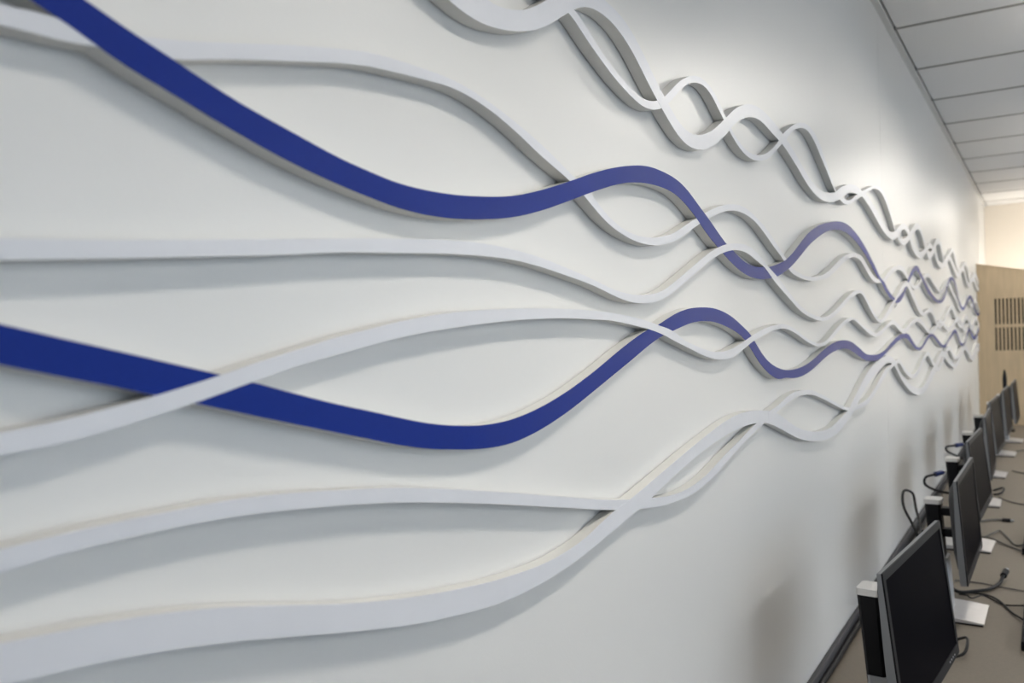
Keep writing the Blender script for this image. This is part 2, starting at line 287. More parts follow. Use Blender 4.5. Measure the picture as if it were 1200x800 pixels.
 (7249,2214,2292), (7369,2183,2267), (7489,2150,2240), (7609,2114,2212), (7729,2076,2182), (7849,2036,2152), (7969,1996,2119), (8089,1959,2085), (8209,1924,2049), (8329,1890,2010), (8449,1858,1969), (8569,1824,1928), (8689,1788,1886), (8809,1750,1847),
 (8929,1709,1809), (9049,1664,1773), (9169,1613,1734), (9289,1558,1685), (9409,1504,1626), (9529,1453,1566), (9649,1408,1510), (9769,1368,1463), (9889,1334,1424), (10009,1305,1390), (10129,1281,1361), (10249,1260,1338), (10369,1242,1321), (10489,1228,1309),
 (10609,1217,1301), (10729,1209,1297), (10849,1205,1298), (10969,1204,1302), (11089,1206,1309), (11211,1213,1320), (11335,1224,1335), (11459,1238,1351), (11585,1255,1370), (11713,1276,1392), (11842,1300,1417), (11972,1328,1449), (12104,1362,1487), (12237,1401,1531),
 (12371,1444,1577), (12507,1490,1622), (12645,1538,1666), (12784,1587,1710), (12925,1636,1754), (13067,1683,1799), (13211,1727,1845), (13356,1768,1890), (13503,1809,1933), (13651,1852,1974), (13802,1895,2013), (13953,1937,2051), (14107,1973,2086), (14262,2006,2119),
 (14419,2034,2147), (14578,2060,2172), (14738,2081,2192), (14900,2098,2210), (15064,2108,2222), (15230,2112,2229), (15397,2109,2229), (15566,2102,2219), (15738,2089,2202), (15911,2070,2178), (16086,2043,2148), (16263,2007,2113), (16442,1964,2076), (16623,1915,2038),
 (16805,1860,1996), (16990,1799,1944), (17177,1735,1885), (17366,1671,1820), (17557,1611,1755), (17750,1554,1690), (17945,1495,1623), (18143,1429,1554), (18342,1348,1482), (18544,1264,1407), (18748,1201,1336), (18954,1163,1284), (19163,1140,1251), (19374,1120,1227),
 (19587,1103,1204), (19802,1091,1186), (20020,1083,1172), (20300,1079,1166), (20580,1081,1170), (20860,1090,1184), (21140,1105,1203), (21420,1126,1227), (21700,1150,1256), (21980,1175,1294), (22260,1206,1343), (22540,1251,1404), (22820,1311,1473), (23100,1382,1545),
 (23380,1454,1618), (23660,1526,1694), (23940,1598,1770), (24220,1670,1839), (24500,1737,1900), (24780,1799,1953), (25060,1855,1999), (25340,1904,2038), (25620,1940,2070), (25900,1966,2094), (26180,1979,2108), (26460,1975,2113), (26740,1957,2111), (27020,1920,2095),
 (27300,1857,2058), (27580,1774,1993), (27860,1691,1911), (28140,1614,1831), (28420,1539,1757), (28700,1477,1685), (28980,1431,1625), (29260,1398,1577), (29540,1378,1538), (29820,1372,1513), (30100,1380,1506), (30380,1396,1514), (30660,1409,1531), (30940,1418,1555),
 (31220,1435,1591), (31500,1474,1647), (31780,1536,1719), (32060,1606,1792), (32340,1670,1858), (32620,1731,1918), (32900,1790,1976), (33180,1843,2029), (33460,1893,2076), (33740,1942,2119), (34020,1985,2157), (34300,2020,2188), (34580,2043,2211), (34860,2054,2227),
 (35140,2055,2236), (35420,2045,2236), (35700,2026,2225), (35980,1997,2202), (36260,1959,2168), (36540,1912,2122), (36820,1852,2065), (37100,1776,1988), (37380,1694,1902), (37660,1624,1824), (37940,1568,1758), (38220,1521,1699), (38500,1484,1651), (38780,1458,1619),
 (39060,1441,1601), (39340,1435,1596), (39620,1443,1609), (39900,1465,1638), (40180,1500,1680), (40460,1547,1732), (40740,1609,1794), (41020,1690,1869), (41300,1779,1947), (41580,1855,2019), (41860,1912,2080), (42140,1956,2136), (42420,1994,2186), (42700,2031,2229),
 (42980,2068,2266), (43260,2100,2296), (43540,2126,2320), (43820,2144,2336), (44100,2154,2343), (44380,2157,2340), (44660,2152,2327), (44940,2137,2307), (45220,2109,2279), (45500,2069,2242), (45780,2022,2195), (46060,1975,2141), (46340,1930,2087), (46620,1886,2037),
 (46900,1841,1990), (47180,1797,1944), (47460,1757,1901), (47740,1721,1863), (48020,1686,1830), (48300,1653,1800), (48580,1624,1773), (48860,1602,1753), (49140,1587,1741), (49420,1583,1739), (49700,1586,1745), (49980,1595,1759), (50260,1612,1781), (50540,1639,1812),
 (50820,1678,1854), (51100,1733,1912), (51380,1799,1982), (51660,1868,2057), (51940,1934,2129), (52220,1990,2191), (52500,2042,2246), (52780,2091,2297), (53060,2133,2342), (53340,2164,2376), (53620,2176,2393), (53900,2163,2387), (54180,2127,2357), (54460,2073,2307),
 (54740,2012,2249), (55020,1954,2190), (55300,1902,2136), (55580,1851,2083), (55860,1799,2029), (56140,1747,1973), (56420,1695,1917), (56700,1643,1862), (56980,1594,1808), (57260,1548,1758), (57540,1504,1710), (57820,1461,1664), (58100,1417,1616), (58380,1369,1566),
 (58660,1316,1512), (58940,1253,1451), (59220,1181,1380), (59500,1102,1303), (59780,1023,1224), (60060,950,1150), (60340,888,1088), (60620,838,1037), (60900,796,994), (61180,760,957), (61460,731,926), (61740,713,906), (62020,707,898), (62300,715,906),
 (62580,738,929), (62860,776,967), (63140,825,1018), (63420,883,1079), (63700,945,1145), (63980,1009,1214), (64260,1074,1283), (64540,1139,1350), (64820,1207,1419), (65100,1279,1492), (65380,1355,1568), (65660,1429,1644), (65940,1498,1715), (66220,1557,1778),
 (66500,1605,1829), (66780,1642,1870), (67060,1669,1900), (67340,1685,1921), (67620,1686,1928), (67900,1669,1918), (68180,1633,1888), (68460,1583,1843), (68740,1525,1789), (69020,1468,1732), (69300,1410,1674), (69580,1346,1609), (69860,1278,1536), (70140,1210,1461),
 (70420,1150,1392), (70700,1106,1338), (70980,1080,1305), (71260,1076,1295), (71540,1089,1306), (71820,1115,1335), (72100,1152,1375), (72380,1193,1421), (72660,1236,1469), (72940,1276,1516), (73220,1313,1558), (73500,1348,1597), (73780,1383,1633), (74060,1418,1670),
 (74340,1455,1708), (74620,1489,1743), (74900,1518,1775), (75180,1542,1803), (75460,1557,1821), (75740,1562,1829), (76020,1552,1825), (76300,1528,1808), (76580,1493,1779), (76860,1446,1738), (77140,1390,1686), (77420,1325,1625), (77700,1253,1556), (77980,1176,1482),
 (78260,1096,1404), (78540,1014,1323), (78820,933,1243), (79100,855,1164), (79380,779,1088), (79602,722,1032),
 ],
 'D': [
 (-15807,3434,3674), (-15457,3430,3670), (-15107,3426,3665), (-14757,3421,3661), (-14407,3417,3657), (-14057,3413,3653), (-13707,3410,3649), (-13357,3406,3646), (-13007,3403,3643), (-12657,3400,3640), (-12307,3398,3637), (-11957,3395,3635), (-11607,3393,3633), (-11257,3392,3631),
 (-10907,3390,3630), (-10557,3389,3629), (-10207,3389,3628), (-9857,3388,3628), (-9507,3388,3628), (-9157,3388,3628), (-8807,3388,3628), (-8457,3389,3628), (-8107,3389,3629), (-7757,3389,3629), (-7407,3390,3629), (-7057,3390,3630), (-6707,3390,3630), (-6357,3390,3629),
 (-6007,3389,3628), (-5657,3387,3627), (-5307,3385,3624), (-4957,3381,3621), (-4607,3376,3616), (-4257,3370,3610), (-3907,3362,3601), (-3557,3351,3591), (-3207,3338,3578), (-2857,3322,3561), (-2507,3301,3541), (-2157,3277,3517), (-1807,3248,3487), (-1457,3212,3452),
 (-1107,3170,3409), (-757,3119,3359), (-407,3059,3298), (-57,2987,3227), (293,2903,3143), (643,2803,3043), (993,2686,2926), (1343,2548,2787), (1693,2386,2624), (1813,2325,2564), (1933,2264,2505), (2053,2203,2445), (2173,2136,2379), (2293,2061,2306),
 (2413,1981,2229), (2533,1914,2158), (2653,1870,2098), (2773,1828,2045), (2893,1778,1997), (3013,1728,1954), (3133,1683,1912), (3253,1645,1872), (3373,1610,1834), (3493,1574,1796), (3613,1536,1756), (3733,1498,1717), (3853,1463,1681), (3973,1429,1647),
 (4093,1395,1616), (4213,1363,1587), (4333,1333,1560), (4453,1306,1532), (4573,1280,1505), (4693,1256,1477), (4813,1234,1450), (4933,1213,1425), (5053,1193,1403), (5173,1174,1385), (5293,1157,1367), (5413,1140,1350), (5533,1124,1335), (5653,1112,1324),
 (5773,1103,1318), (5893,1097,1315), (6013,1094,1314), (6133,1094,1315), (6253,1096,1318), (6373,1100,1323), (6493,1107,1329), (6613,1116,1338), (6733,1126,1349), (6853,1138,1361), (6973,1152,1373), (7093,1166,1387), (7213,1182,1402), (7333,1199,1419),
 (7453,1219,1438), (7573,1242,1461), (7693,1267,1486), (7813,1294,1514), (7933,1323,1543), (8053,1353,1573), (8173,1384,1605), (8293,1417,1638), (8413,1452,1672), (8533,1486,1707), (8653,1521,1742), (8773,1556,1777), (8893,1591,1813), (9013,1627,1849),
 (9133,1663,1886), (9253,1697,1922), (9373,1731,1956), (9493,1765,1989), (9613,1797,2021), (9733,1829,2052), (9853,1861,2082), (9973,1890,2110), (10093,1918,2137), (10213,1943,2162), (10333,1966,2186), (10453,1986,2208), (10573,2004,2229), (10693,2019,2249),
 (10813,2033,2266), (10933,2044,2280), (11053,2053,2291), (11175,2060,2298), (11297,2065,2302), (11422,2068,2302), (11547,2068,2300), (11674,2066,2297), (11803,2060,2290), (11933,2050,2282), (12064,2034,2268), (12197,2010,2250), (12331,1979,2225), (12466,1942,2192),
 (12604,1899,2153), (12742,1851,2106), (12882,1797,2054), (13024,1737,1999), (13167,1675,1946), (13312,1612,1893), (13459,1554,1840), (13607,1500,1783), (13756,1448,1724), (13908,1398,1662), (14061,1349,1600), (14215,1301,1541), (14372,1253,1487), (14530,1206,1441),
 (14690,1162,1401), (14851,1120,1361), (15015,1081,1319), (15180,1047,1277), (15347,1018,1242), (15515,994,1215), (15686,976,1196), (15859,962,1183), (16033,953,1177), (16209,948,1177), (16388,948,1182), (16568,952,1189), (16750,962,1197), (16935,975,1209),
 (17121,992,1226), (17309,1012,1249), (17500,1035,1277), (17692,1064,1308), (17887,1100,1340), (18083,1141,1376), (18282,1187,1419), (18483,1237,1470), (18687,1291,1529), (18892,1351,1595), (19100,1417,1669), (19310,1488,1750), (19523,1561,1833), (19737,1637,1915),
 (19955,1716,1998), (20174,1795,2081), (20454,1889,2176), (20734,1975,2261), (21014,2054,2335), (21294,2128,2402), (21574,2200,2462), (21854,2268,2515), (22134,2331,2562), (22414,2386,2605), (22694,2433,2647), (22974,2473,2688), (23254,2506,2725), (23534,2532,2758),
 (23814,2554,2784), (24094,2569,2805), (24374,2579,2820), (24654,2582,2828), (24934,2576,2827), (25214,2561,2818), (25494,2539,2800), (25774,2510,2774), (26054,2477,2741), (26334,2437,2701), (26614,2392,2654), (26894,2342,2601), (27174,2285,2544), (27454,2222,2481),
 (27734,2152,2414), (28014,2080,2342), (28294,2008,2265), (28574,1934,2183), (28854,1857,2096), (29134,1778,2009), (29414,1699,1921), (29694,1625,1826), (29974,1557,1729), (30254,1499,1639), (30534,1450,1566), (30814,1378,1518), (31094,1275,1485), (31374,1177,1429),
 (31654,1103,1340), (31934,1042,1255), (32214,991,1188), (32494,947,1130), (32774,913,1077), (33054,882,1026), (33334,849,986), (33614,814,963), (33894,793,957), (34174,792,968), (34454,810,999), (34734,842,1051), (35014,888,1111), (35294,947,1170),
 (35574,1020,1221), (35854,1103,1276), (36134,1198,1345), (36414,1306,1439), (36694,1417,1562), (36974,1519,1697), (37254,1614,1818), (37534,1706,1919), (37814,1796,2010), (38094,1882,2099), (38374,1966,2189), (38654,2048,2272), (38934,2122,2343), (39214,2186,2400),
 (39494,2241,2444), (39774,2279,2473), (40054,2282,2486), (40334,2246,2481), (40614,2192,2453), (40894,2138,2394), (41174,2080,2319), (41454,2018,2248), (41734,1953,2182), (42014,1887,2117), (42294,1817,2053), (42574,1745,1991), (42854,1672,1930), (43134,1603,1872),
 (43414,1542,1815), (43694,1487,1760), (43974,1438,1707), (44254,1393,1657), (44534,1352,1609), (44814,1314,1563), (45094,1278,1520), (45374,1244,1478), (45654,1211,1439), (45934,1178,1402), (46214,1146,1368), (46494,1118,1336), (46774,1093,1303), (47054,1073,1273),
 (47334,1056,1247), (47614,1043,1225), (47894,1034,1209), (48174,1029,1198), (48454,1029,1193), (48734,1033,1191), (49014,1039,1196), (49294,1048,1207), (49574,1062,1225), (49854,1082,1248), (50134,1110,1278), (50414,1145,1316), (50694,1186,1360), (50974,1231,1411),
 (51254,1284,1468), (51534,1346,1532), (51814,1418,1607), (52094,1503,1696), (52374,1603,1802), (52654,1713,1922), (52934,1825,2045), (53214,1933,2158), (53494,2036,2259), (53774,2135,2346), (54054,2229,2425), (54334,2313,2493), (54614,2382,2552), (54894,2437,2598),
 (55174,2480,2634), (55454,2510,2660), (55734,2530,2679), (56014,2536,2688), (56294,2530,2688), (56574,2512,2679), (56854,2485,2661), (57134,2445,2636), (57414,2395,2605), (57694,2333,2571), (57974,2260,2531), (58254,2179,2475), (58534,2087,2392), (58814,1982,2268),
 (59094,1868,2112), (59374,1753,1954), (59654,1641,1817), (59934,1529,1702), (60214,1418,1598), (60494,1312,1505), (60774,1217,1420), (61054,1135,1342), (61334,1062,1271), (61614,998,1205), (61894,941,1147), (62174,893,1097), (62454,855,1057), (62734,828,1027),
 (63014,812,1010), (63294,806,1005), (63574,812,1011), (63854,828,1029), (64134,853,1056), (64414,884,1090), (64694,920,1130), (64974,960,1173), (65254,1002,1219), (65534,1046,1265), (65814,1094,1315), (66094,1147,1368), (66374,1205,1426), (66654,1265,1488),
 (66934,1326,1550), (67214,1384,1609), (67494,1438,1665), (67774,1487,1715), (68054,1533,1759), (68334,1576,1801), (68614,1617,1839), (68894,1654,1874), (69174,1686,1904), (69454,1712,1929), (69734,1729,1946), (70014,1738,1955), (70294,1738,1957), (70574,1730,1952),
 (70854,1714,1940), (71134,1691,1920), (71414,1661,1894), (71694,1625,1861), (71974,1581,1819), (72254,1527,1767), (72534,1461,1702), (72814,1384,1624), (73094,1300,1536), (73374,1215,1445), (73654,1132,1357), (73934,1057,1276), (74214,989,1204), (74494,926,1138),
 (74774,866,1075), (75054,807,1015), (75334,751,958), (75614,699,905), (75894,652,857), (76174,609,814), (76454,573,778), (76734,544,749), (77014,521,728), (77294,508,714), (77574,502,709), (77854,504,712), (78134,513,723), (78414,527,741),
 (78694,544,762), (78974,563,785), (79254,582,809), (79534,601,833), (79554,602,835),
 ],
 'E': [
 (-15815,582,683), (-15465,605,706), (-15115,627,728), (-14765,649,750), (-14415,669,770), (-14065,688,789), (-13715,706,807), (-13365,722,823), (-13015,736,837), (-12665,749,849), (-12315,759,860), (-11965,768,869), (-11615,774,875), (-11265,779,880),
 (-10915,781,882), (-10565,781,882), (-10215,779,880), (-9865,774,875), (-9515,768,869), (-9165,760,861), (-8815,749,850), (-8465,737,838), (-8115,723,824), (-7765,707,808), (-7415,690,791), (-7065,672,772), (-6715,652,753), (-6365,631,732),
 (-6015,610,711), (-5665,588,688), (-5315,565,666), (-4965,542,643), (-4615,520,621), (-4265,498,599), (-3915,476,577), (-3565,455,556), (-3215,436,537), (-2865,417,518), (-2515,400,501), (-2165,385,486), (-1815,373,474), (-1465,362,463),
 (-1115,355,456), (-765,350,451), (-415,349,450), (-65,352,453), (285,359,460), (635,371,472), (985,388,489), (1335,411,510), (1455,419,520), (1575,426,529), (1695,434,539), (1815,441,549), (1935,449,558), (2055,457,567),
 (2175,465,576), (2295,474,585), (2415,482,594), (2535,490,602), (2655,499,610), (2775,508,617), (2895,517,626), (3015,526,634), (3135,535,644), (3255,545,654), (3375,555,664), (3495,564,674), (3615,574,684), (3735,583,695),
 (3855,593,705), (3975,603,716), (4095,612,726), (4215,623,737), (4335,633,747), (4455,644,758), (4575,657,768), (4695,669,778), (4815,680,789), (4935,690,798), (5055,699,808), (5175,706,818), (5295,713,827), (5415,720,837),
 (5535,726,845), (5655,733,854), (5775,740,862), (5895,748,870), (6015,755,878), (6135,761,885), (6255,768,892), (6375,773,897), (6495,777,901), (6615,781,905), (6735,784,908), (6855,786,909), (6975,787,908), (7095,788,906),
 (7215,787,902), (7335,785,896), (7455,781,889), (7575,775,881), (7695,767,871), (7815,757,860), (7935,747,848), (8055,735,834), (8175,722,819), (8295,708,802), (8415,694,785), (8535,678,767), (8655,663,749), (8775,648,731),
 (8895,632,712), (9015,617,694), (9135,600,674), (9255,582,654), (9375,561,632), (9495,539,610), (9615,516,587), (9735,492,567), (9855,470,548), (9975,449,533), (10095,431,521), (10215,416,512), (10335,405,505), (10455,397,501),
 (10575,392,500), (10695,391,502), (10815,393,507), (10935,398,514), (11055,406,523), (11177,419,536), (11300,437,553), (11424,459,576), (11550,487,606), (11677,518,641), (11805,554,681), (11935,594,723), (12066,637,767), (12199,681,813),
 (12333,727,859), (12469,773,907), (12606,821,954), (12745,869,1002), (12885,918,1050), (13027,966,1099), (13170,1014,1149), (13315,1063,1198), (13461,1110,1245), (13610,1156,1290), (13759,1198,1331), (13911,1238,1369), (14064,1275,1403), (14218,1307,1434),
 (14375,1336,1460), (14533,1361,1483), (14693,1382,1500), (14854,1397,1514), (15018,1408,1526), (15183,1411,1534), (15350,1408,1539), (15519,1397,1537), (15689,1378,1528), (15862,1351,1511), (16037,1316,1483), (16213,1281,1444), (16391,1251,1396), (16572,1221,1343),
 (16754,1181,1287), (16938,1121,1232), (17124,1052,1181), (17313,983,1133), (17503,922,1083), (17696,863,1028), (17890,807,968), (18087,751,905), (18286,696,841), (18487,641,776), (18691,583,710), (18896,525,645), (19104,467,584), (19314,412,528),
 (19527,364,477), (19742,323,431), (19959,287,389), (20178,256,353), (20458,222,315), (20738,193,285), (21018,168,263), (21298,151,248), (21578,145,239), (21858,148,241), (22138,160,257), (22418,181,288), (22698,212,329), (22978,254,377),
 (23258,305,430), (23538,361,490), (23818,421,555), (24098,485,622), (24378,553,687), (24658,620,750), (24938,683,815), (25218,744,878), (25498,800,933), (25778,851,976), (26058,894,1008), (26338,930,1030), (26618,959,1042), (26898,959,1040),
 (27178,909,1008), (27458,830,945), (27738,736,866), (28018,630,775), (28298,528,670), (28578,434,567), (28858,345,472), (29138,266,379), (29418,195,297), (29698,138,239), (29978,100,203), (30258,78,187), (30538,75,197), (30818,93,236),
 (31098,133,294), (31378,185,361), (31658,242,433), (31938,303,514), (32218,372,598), (32498,448,679), (32778,537,751), (33058,637,817), (33338,738,880), (33618,828,945), (33898,901,1015), (34178,962,1091), (34458,1017,1169), (34738,1075,1248),
 (35018,1142,1327), (35298,1220,1408), (35578,1300,1489), (35858,1369,1559), (36138,1424,1616), (36418,1470,1662), (36698,1496,1692), (36978,1487,1697), (37258,1435,1673), (37538,1357,1625), (37818,1276,1565), (38098,1197,1498), (38378,1115,1419), (38658,1031,1334),
 (38938,944,1247), (39218,854,1157), (39498,762,1063), (39778,679,972), (40058,604,886), (40338,535,801), (40618,475,722), (40898,425,655), (41178,388,604), (41458,360,566), (41738,342,540), (42018,336,527), (42298,343,531), (42578,363,550),
 (42858,389,578), (43138,414,605), (43418,442,633), (43698,473,665), (43978,503,696), (44258,521,718), (44538,524,728), (44818,516,729), (45098,496,721), (45378,459,692), (45658,397,636), (45938,316,552), (46218,228,457), (46498,137,357),
 (46778,40,248), (47058,-54,140), (47338,-129,53), (47618,-185,-9), (47898,-227,-52), (48178,-255,-80), (48458,-270,-95), (48738,-270,-96), (49018,-254,-81), (49298,-225,-54), (49578,-189,-17), (49858,-148,24), (50138,-106,67), (50418,-63,110),
 (50698,-17,156), (50978,34,207), (51258,88,261), (51538,145,318), (51818,202,375), (52098,259,433), (52378,314,491), (52658,369,547), (52938,426,605), (53218,488,669), (53498,554,737), (53778,620,807), (54058,681,872), (54338,734,931),
 (54618,774,978), (54898,797,1011), (55178,799,1024), (55458,780,1019), (55738,744,996), (56018,694,962), (56298,637,917), (56578,577,867), (56858,518,813), (57138,457,755), (57418,391,690), (57698,322,618), (57978,252,542), (58258,183,468),
 (58538,116,395), (58818,47,321), (59098,-23,242), (59378,-94,163), (59658,-160,87), (59938,-217,19), (60218,-264,-35), (60498,-300,-77), (60778,-326,-108), (61058,-344,-128), (61338,-357,-141), (61618,-361,-146), (61898,-357,-143), (62178,-345,-130),
 (62458,-322,-107), (62738,-287,-72), (63018,-240,-24), (63298,-184,33), (63578,-124,97), (63858,-62,164), (64138,-2,229), (64418,54,291), (64698,103,345), (64978,146,392), (65258,186,435), (65538,224,475), (65818,256,511), (66098,277,537),
 (66378,280,545), (66658,257,529), (66938,208,486), (67218,137,419), (67498,56,335), (67778,-27,246), (68058,-105,162), (68338,-178,84), (68618,-251,6), (68898,-328,-76), (69178,-402,-156), (69458,-466,-228), (69738,-514,-285), (70018,-542,-321),
 (70298,-551,-334), (70578,-541,-326), (70858,-516,-301), (71138,-480,-265), (71418,-438,-220), (71698,-391,-170), (71978,-344,-118), (72258,-297,-66), (72538,-253,-16), (72818,-211,31), (73098,-166,79), (73378,-118,130), (73658,-66,185), (73938,-13,242),
 (74218,40,300), (74498,89,354), (74778,131,403), (75058,164,444), (75338,186,476), (75618,194,493), (75898,187,492), (76178,161,473), (76458,117,438), (76738,60,386), (77018,-11,321), (77298,-91,243), (77578,-179,155), (77858,-272,60),
 (78138,-368,-39), (78418,-464,-138), (78698,-556,-234), (78978,-643,-327), (79046,-665,-349),
 ],
 'F': [
 (-15844,-351,-250), (-15494,-322,-221), (-15144,-294,-193), (-14794,-267,-166), (-14444,-241,-140), (-14094,-217,-116), (-13744,-195,-94), (-13394,-175,-73), (-13044,-156,-55), (-12694,-141,-39), (-12344,-127,-26), (-11994,-116,-15), (-11644,-108,-7), (-11294,-103,-1),
 (-10944,-100,1), (-10594,-100,1), (-10244,-102,-1), (-9894,-108,-7), (-9544,-116,-15), (-9194,-127,-26), (-8844,-140,-39), (-8494,-156,-55), (-8144,-174,-72), (-7794,-194,-92), (-7444,-216,-114), (-7094,-239,-138), (-6744,-264,-163), (-6394,-291,-190),
 (-6044,-319,-217), (-5694,-347,-246), (-5344,-376,-275), (-4994,-405,-304), (-4644,-434,-333), (-4294,-463,-362), (-3944,-491,-390), (-3594,-518,-417), (-3244,-544,-443), (-2894,-569,-468), (-2544,-592,-491), (-2194,-612,-511), (-1844,-631,-530), (-1494,-646,-545),
 (-1144,-659,-557), (-794,-667,-566), (-444,-673,-571), (-94,-674,-572), (256,-670,-569), (606,-662,-561), (956,-648,-547), (1306,-628,-528), (1426,-621,-520), (1546,-614,-511), (1666,-607,-502), (1786,-597,-491), (1906,-584,-477), (2026,-568,-462),
 (2146,-554,-446), (2266,-542,-431), (2386,-535,-419), (2506,-530,-408), (2626,-521,-396), (2746,-507,-381), (2866,-489,-362), (2986,-469,-343), (3106,-447,-324), (3226,-426,-304), (3346,-403,-282), (3466,-380,-258), (3586,-355,-234), (3706,-329,-208),
 (3826,-302,-182), (3946,-275,-155), (4066,-248,-128), (4186,-220,-103), (4306,-194,-79), (4426,-170,-54), (4546,-149,-29), (4666,-129,-4), (4786,-109,20), (4906,-90,41), (5026,-71,61), (5146,-53,79), (5266,-34,98), (5386,-15,118),
 (5506,4,136), (5626,20,154), (5746,34,170), (5866,47,185), (5986,59,199), (6106,70,211), (6226,80,222), (6346,90,232), (6466,100,241), (6586,109,248), (6706,118,254), (6826,127,260), (6946,135,265), (7066,142,271),
 (7186,149,275), (7306,156,279), (7426,161,283), (7546,166,286), (7666,170,288), (7786,174,290), (7906,177,291), (8026,179,292), (8146,182,293), (8266,184,293), (8386,185,292), (8506,186,291), (8626,186,290), (8746,184,289),
 (8866,182,287), (8986,179,285), (9106,176,282), (9226,173,278), (9346,171,274), (9466,168,270), (9586,165,264), (9706,160,258), (9826,152,251), (9946,142,243), (10066,131,234), (10186,119,225), (10306,107,214), (10426,95,202),
 (10546,82,190), (10666,69,176), (10786,56,162), (10906,41,146), (11026,25,129), (11148,7,111), (11270,-13,93), (11394,-36,75), (11520,-61,58), (11646,-90,38), (11775,-120,11), (11904,-149,-24), (12035,-177,-66), (12167,-205,-109),
 (12301,-232,-146), (12437,-261,-176), (12573,-289,-202), (12712,-319,-227), (12851,-349,-253), (12993,-378,-278), (13136,-405,-301), (13280,-429,-322), (13426,-451,-341), (13574,-469,-355), (13723,-483,-364), (13874,-493,-368), (14027,-499,-368), (14181,-500,-362),
 (14337,-497,-351), (14495,-487,-336), (14654,-469,-317), (14816,-442,-294), (14979,-410,-268), (15143,-376,-239), (15310,-339,-209), (15478,-301,-178), (15649,-263,-147), (15821,-230,-116), (15995,-201,-86), (16171,-176,-58), (16348,-152,-32), (16528,-128,-8),
 (16710,-102,14), (16894,-78,32), (17080,-57,48), (17268,-39,61), (17458,-25,72), (17650,-15,80), (17844,-10,85), (18040,-12,83), (18239,-22,70), (18439,-40,50), (18642,-65,22), (18847,-96,-11), (19054,-133,-51), (19264,-174,-97),
 (19476,-218,-143), (19690,-260,-187), (19907,-302,-229), (20126,-342,-268), (20406,-387,-312), (20686,-424,-349), (20966,-453,-378), (21246,-470,-393), (21526,-471,-388), (21806,-462,-370), (22086,-434,-332), (22366,-389,-275), (22646,-329,-207), (22926,-266,-139),
 (23206,-202,-75), (23486,-137,-13), (23766,-74,47), (24046,-17,100), (24326,32,148), (24606,75,189), (24886,112,219), (25166,147,231), (25446,170,230), (25726,168,218), (26006,131,191), (26286,80,145), (26566,29,88), (26846,-27,32),
 (27126,-83,-13), (27406,-137,-51), (27686,-188,-84), (27966,-236,-115), (28246,-278,-145), (28526,-313,-178), (28806,-342,-212), (29086,-362,-238), (29366,-369,-246), (29646,-365,-238), (29926,-352,-219), (30206,-330,-192), (30486,-297,-159), (30766,-256,-116),
 (31046,-211,-70), (31326,-168,-27), (31606,-126,16), (31886,-82,59), (32166,-45,99), (32446,-18,129), (32726,-1,152), (33006,5,167), (33286,-8,164), (33566,-48,134), (33846,-106,85), (34126,-159,34), (34406,-208,-17), (34686,-253,-70),
 (34966,-292,-111), (35246,-326,-141), (35526,-353,-161), (35806,-361,-165), (36086,-346,-150), (36366,-314,-118), (36646,-276,-80), (36926,-238,-42), (37206,-194,0), (37486,-146,46), (37766,-98,93), (38046,-53,136), (38326,-16,172), (38606,16,202),
 (38886,44,228), (39166,68,250), (39446,85,266), (39726,91,272), (40006,86,268), (40286,70,255), (40566,47,234), (40846,17,207), (41126,-15,176), (41406,-54,140), (41686,-102,95), (41966,-156,44), (42246,-212,-10), (42526,-265,-63),
 (42806,-313,-111), (43086,-353,-153), (43366,-389,-192), (43646,-422,-230), (43926,-450,-263), (44206,-471,-287), (44486,-483,-302), (44766,-488,-308), (45046,-487,-307), (45326,-480,-299), (45606,-466,-284), (45886,-443,-262), (46166,-412,-231), (46446,-373,-192),
 (46726,-330,-148), (47006,-287,-104), (47286,-247,-63), (47566,-207,-22), (47846,-164,21), (48126,-120,67), (48406,-79,110), (48686,-45,147), (48966,-21,173), (49246,-14,185), (49526,-24,179), (49806,-51,156), (50086,-89,121), (50366,-133,79),
 (50646,-179,34), (50926,-221,-9), (51206,-258,-45), (51486,-295,-81), (51766,-334,-118), (52046,-372,-155), (52326,-406,-189), (52606,-432,-216), (52886,-449,-234), (53166,-455,-241), (53446,-452,-239), (53726,-442,-229), (54006,-427,-214), (54286,-408,-194),
 (54566,-386,-173), (54846,-364,-149), (55126,-340,-125), (55406,-312,-97), (55686,-280,-65), (55966,-245,-30), (56246,-209,8), (56526,-171,46), (56806,-134,85), (57086,-98,122), (57366,-65,157), (57646,-34,189), (57926,-6,219), (58206,23,249),
 (58486,54,281), (58766,84,313), (59046,110,342), (59326,130,365), (59606,140,379), (59886,138,380), (60166,122,366), (60446,91,338), (60726,49,296), (61006,-1,243), (61286,-58,184), (61566,-118,121), (61846,-177,59), (62126,-239,-3),
 (62406,-307,-69), (62686,-384,-144), (62966,-463,-222), (63246,-537,-297), (63526,-598,-360), (63806,-642,-407), (64086,-667,-435), (64366,-673,-446), (64646,-668,-443), (64926,-652,-429), (65206,-631,-407), (65486,-605,-381), (65766,-577,-353), (66046,-548,-323),
 (66326,-515,-291), (66606,-475,-252), (66886,-428,-206), (67166,-378,-156), (67446,-328,-105), (67726,-282,-56), (68006,-244,-14), (68286,-216,18), (68566,-202,37), (68846,-203,42), (69126,-217,33), (69406,-241,13), (69686,-275,-16), (69966,-314,-52),
 (70246,-356,-93), (70526,-400,-136), (70806,-444,-179), (71086,-489,-225), (71366,-539,-275), (71646,-595,-332), (71926,-654,-394), (72206,-714,-458), (72486,-771,-519), (72766,-821,-576), (73046,-863,-624), (73326,-895,-661), (73606,-916,-686), (73886,-926,-700),
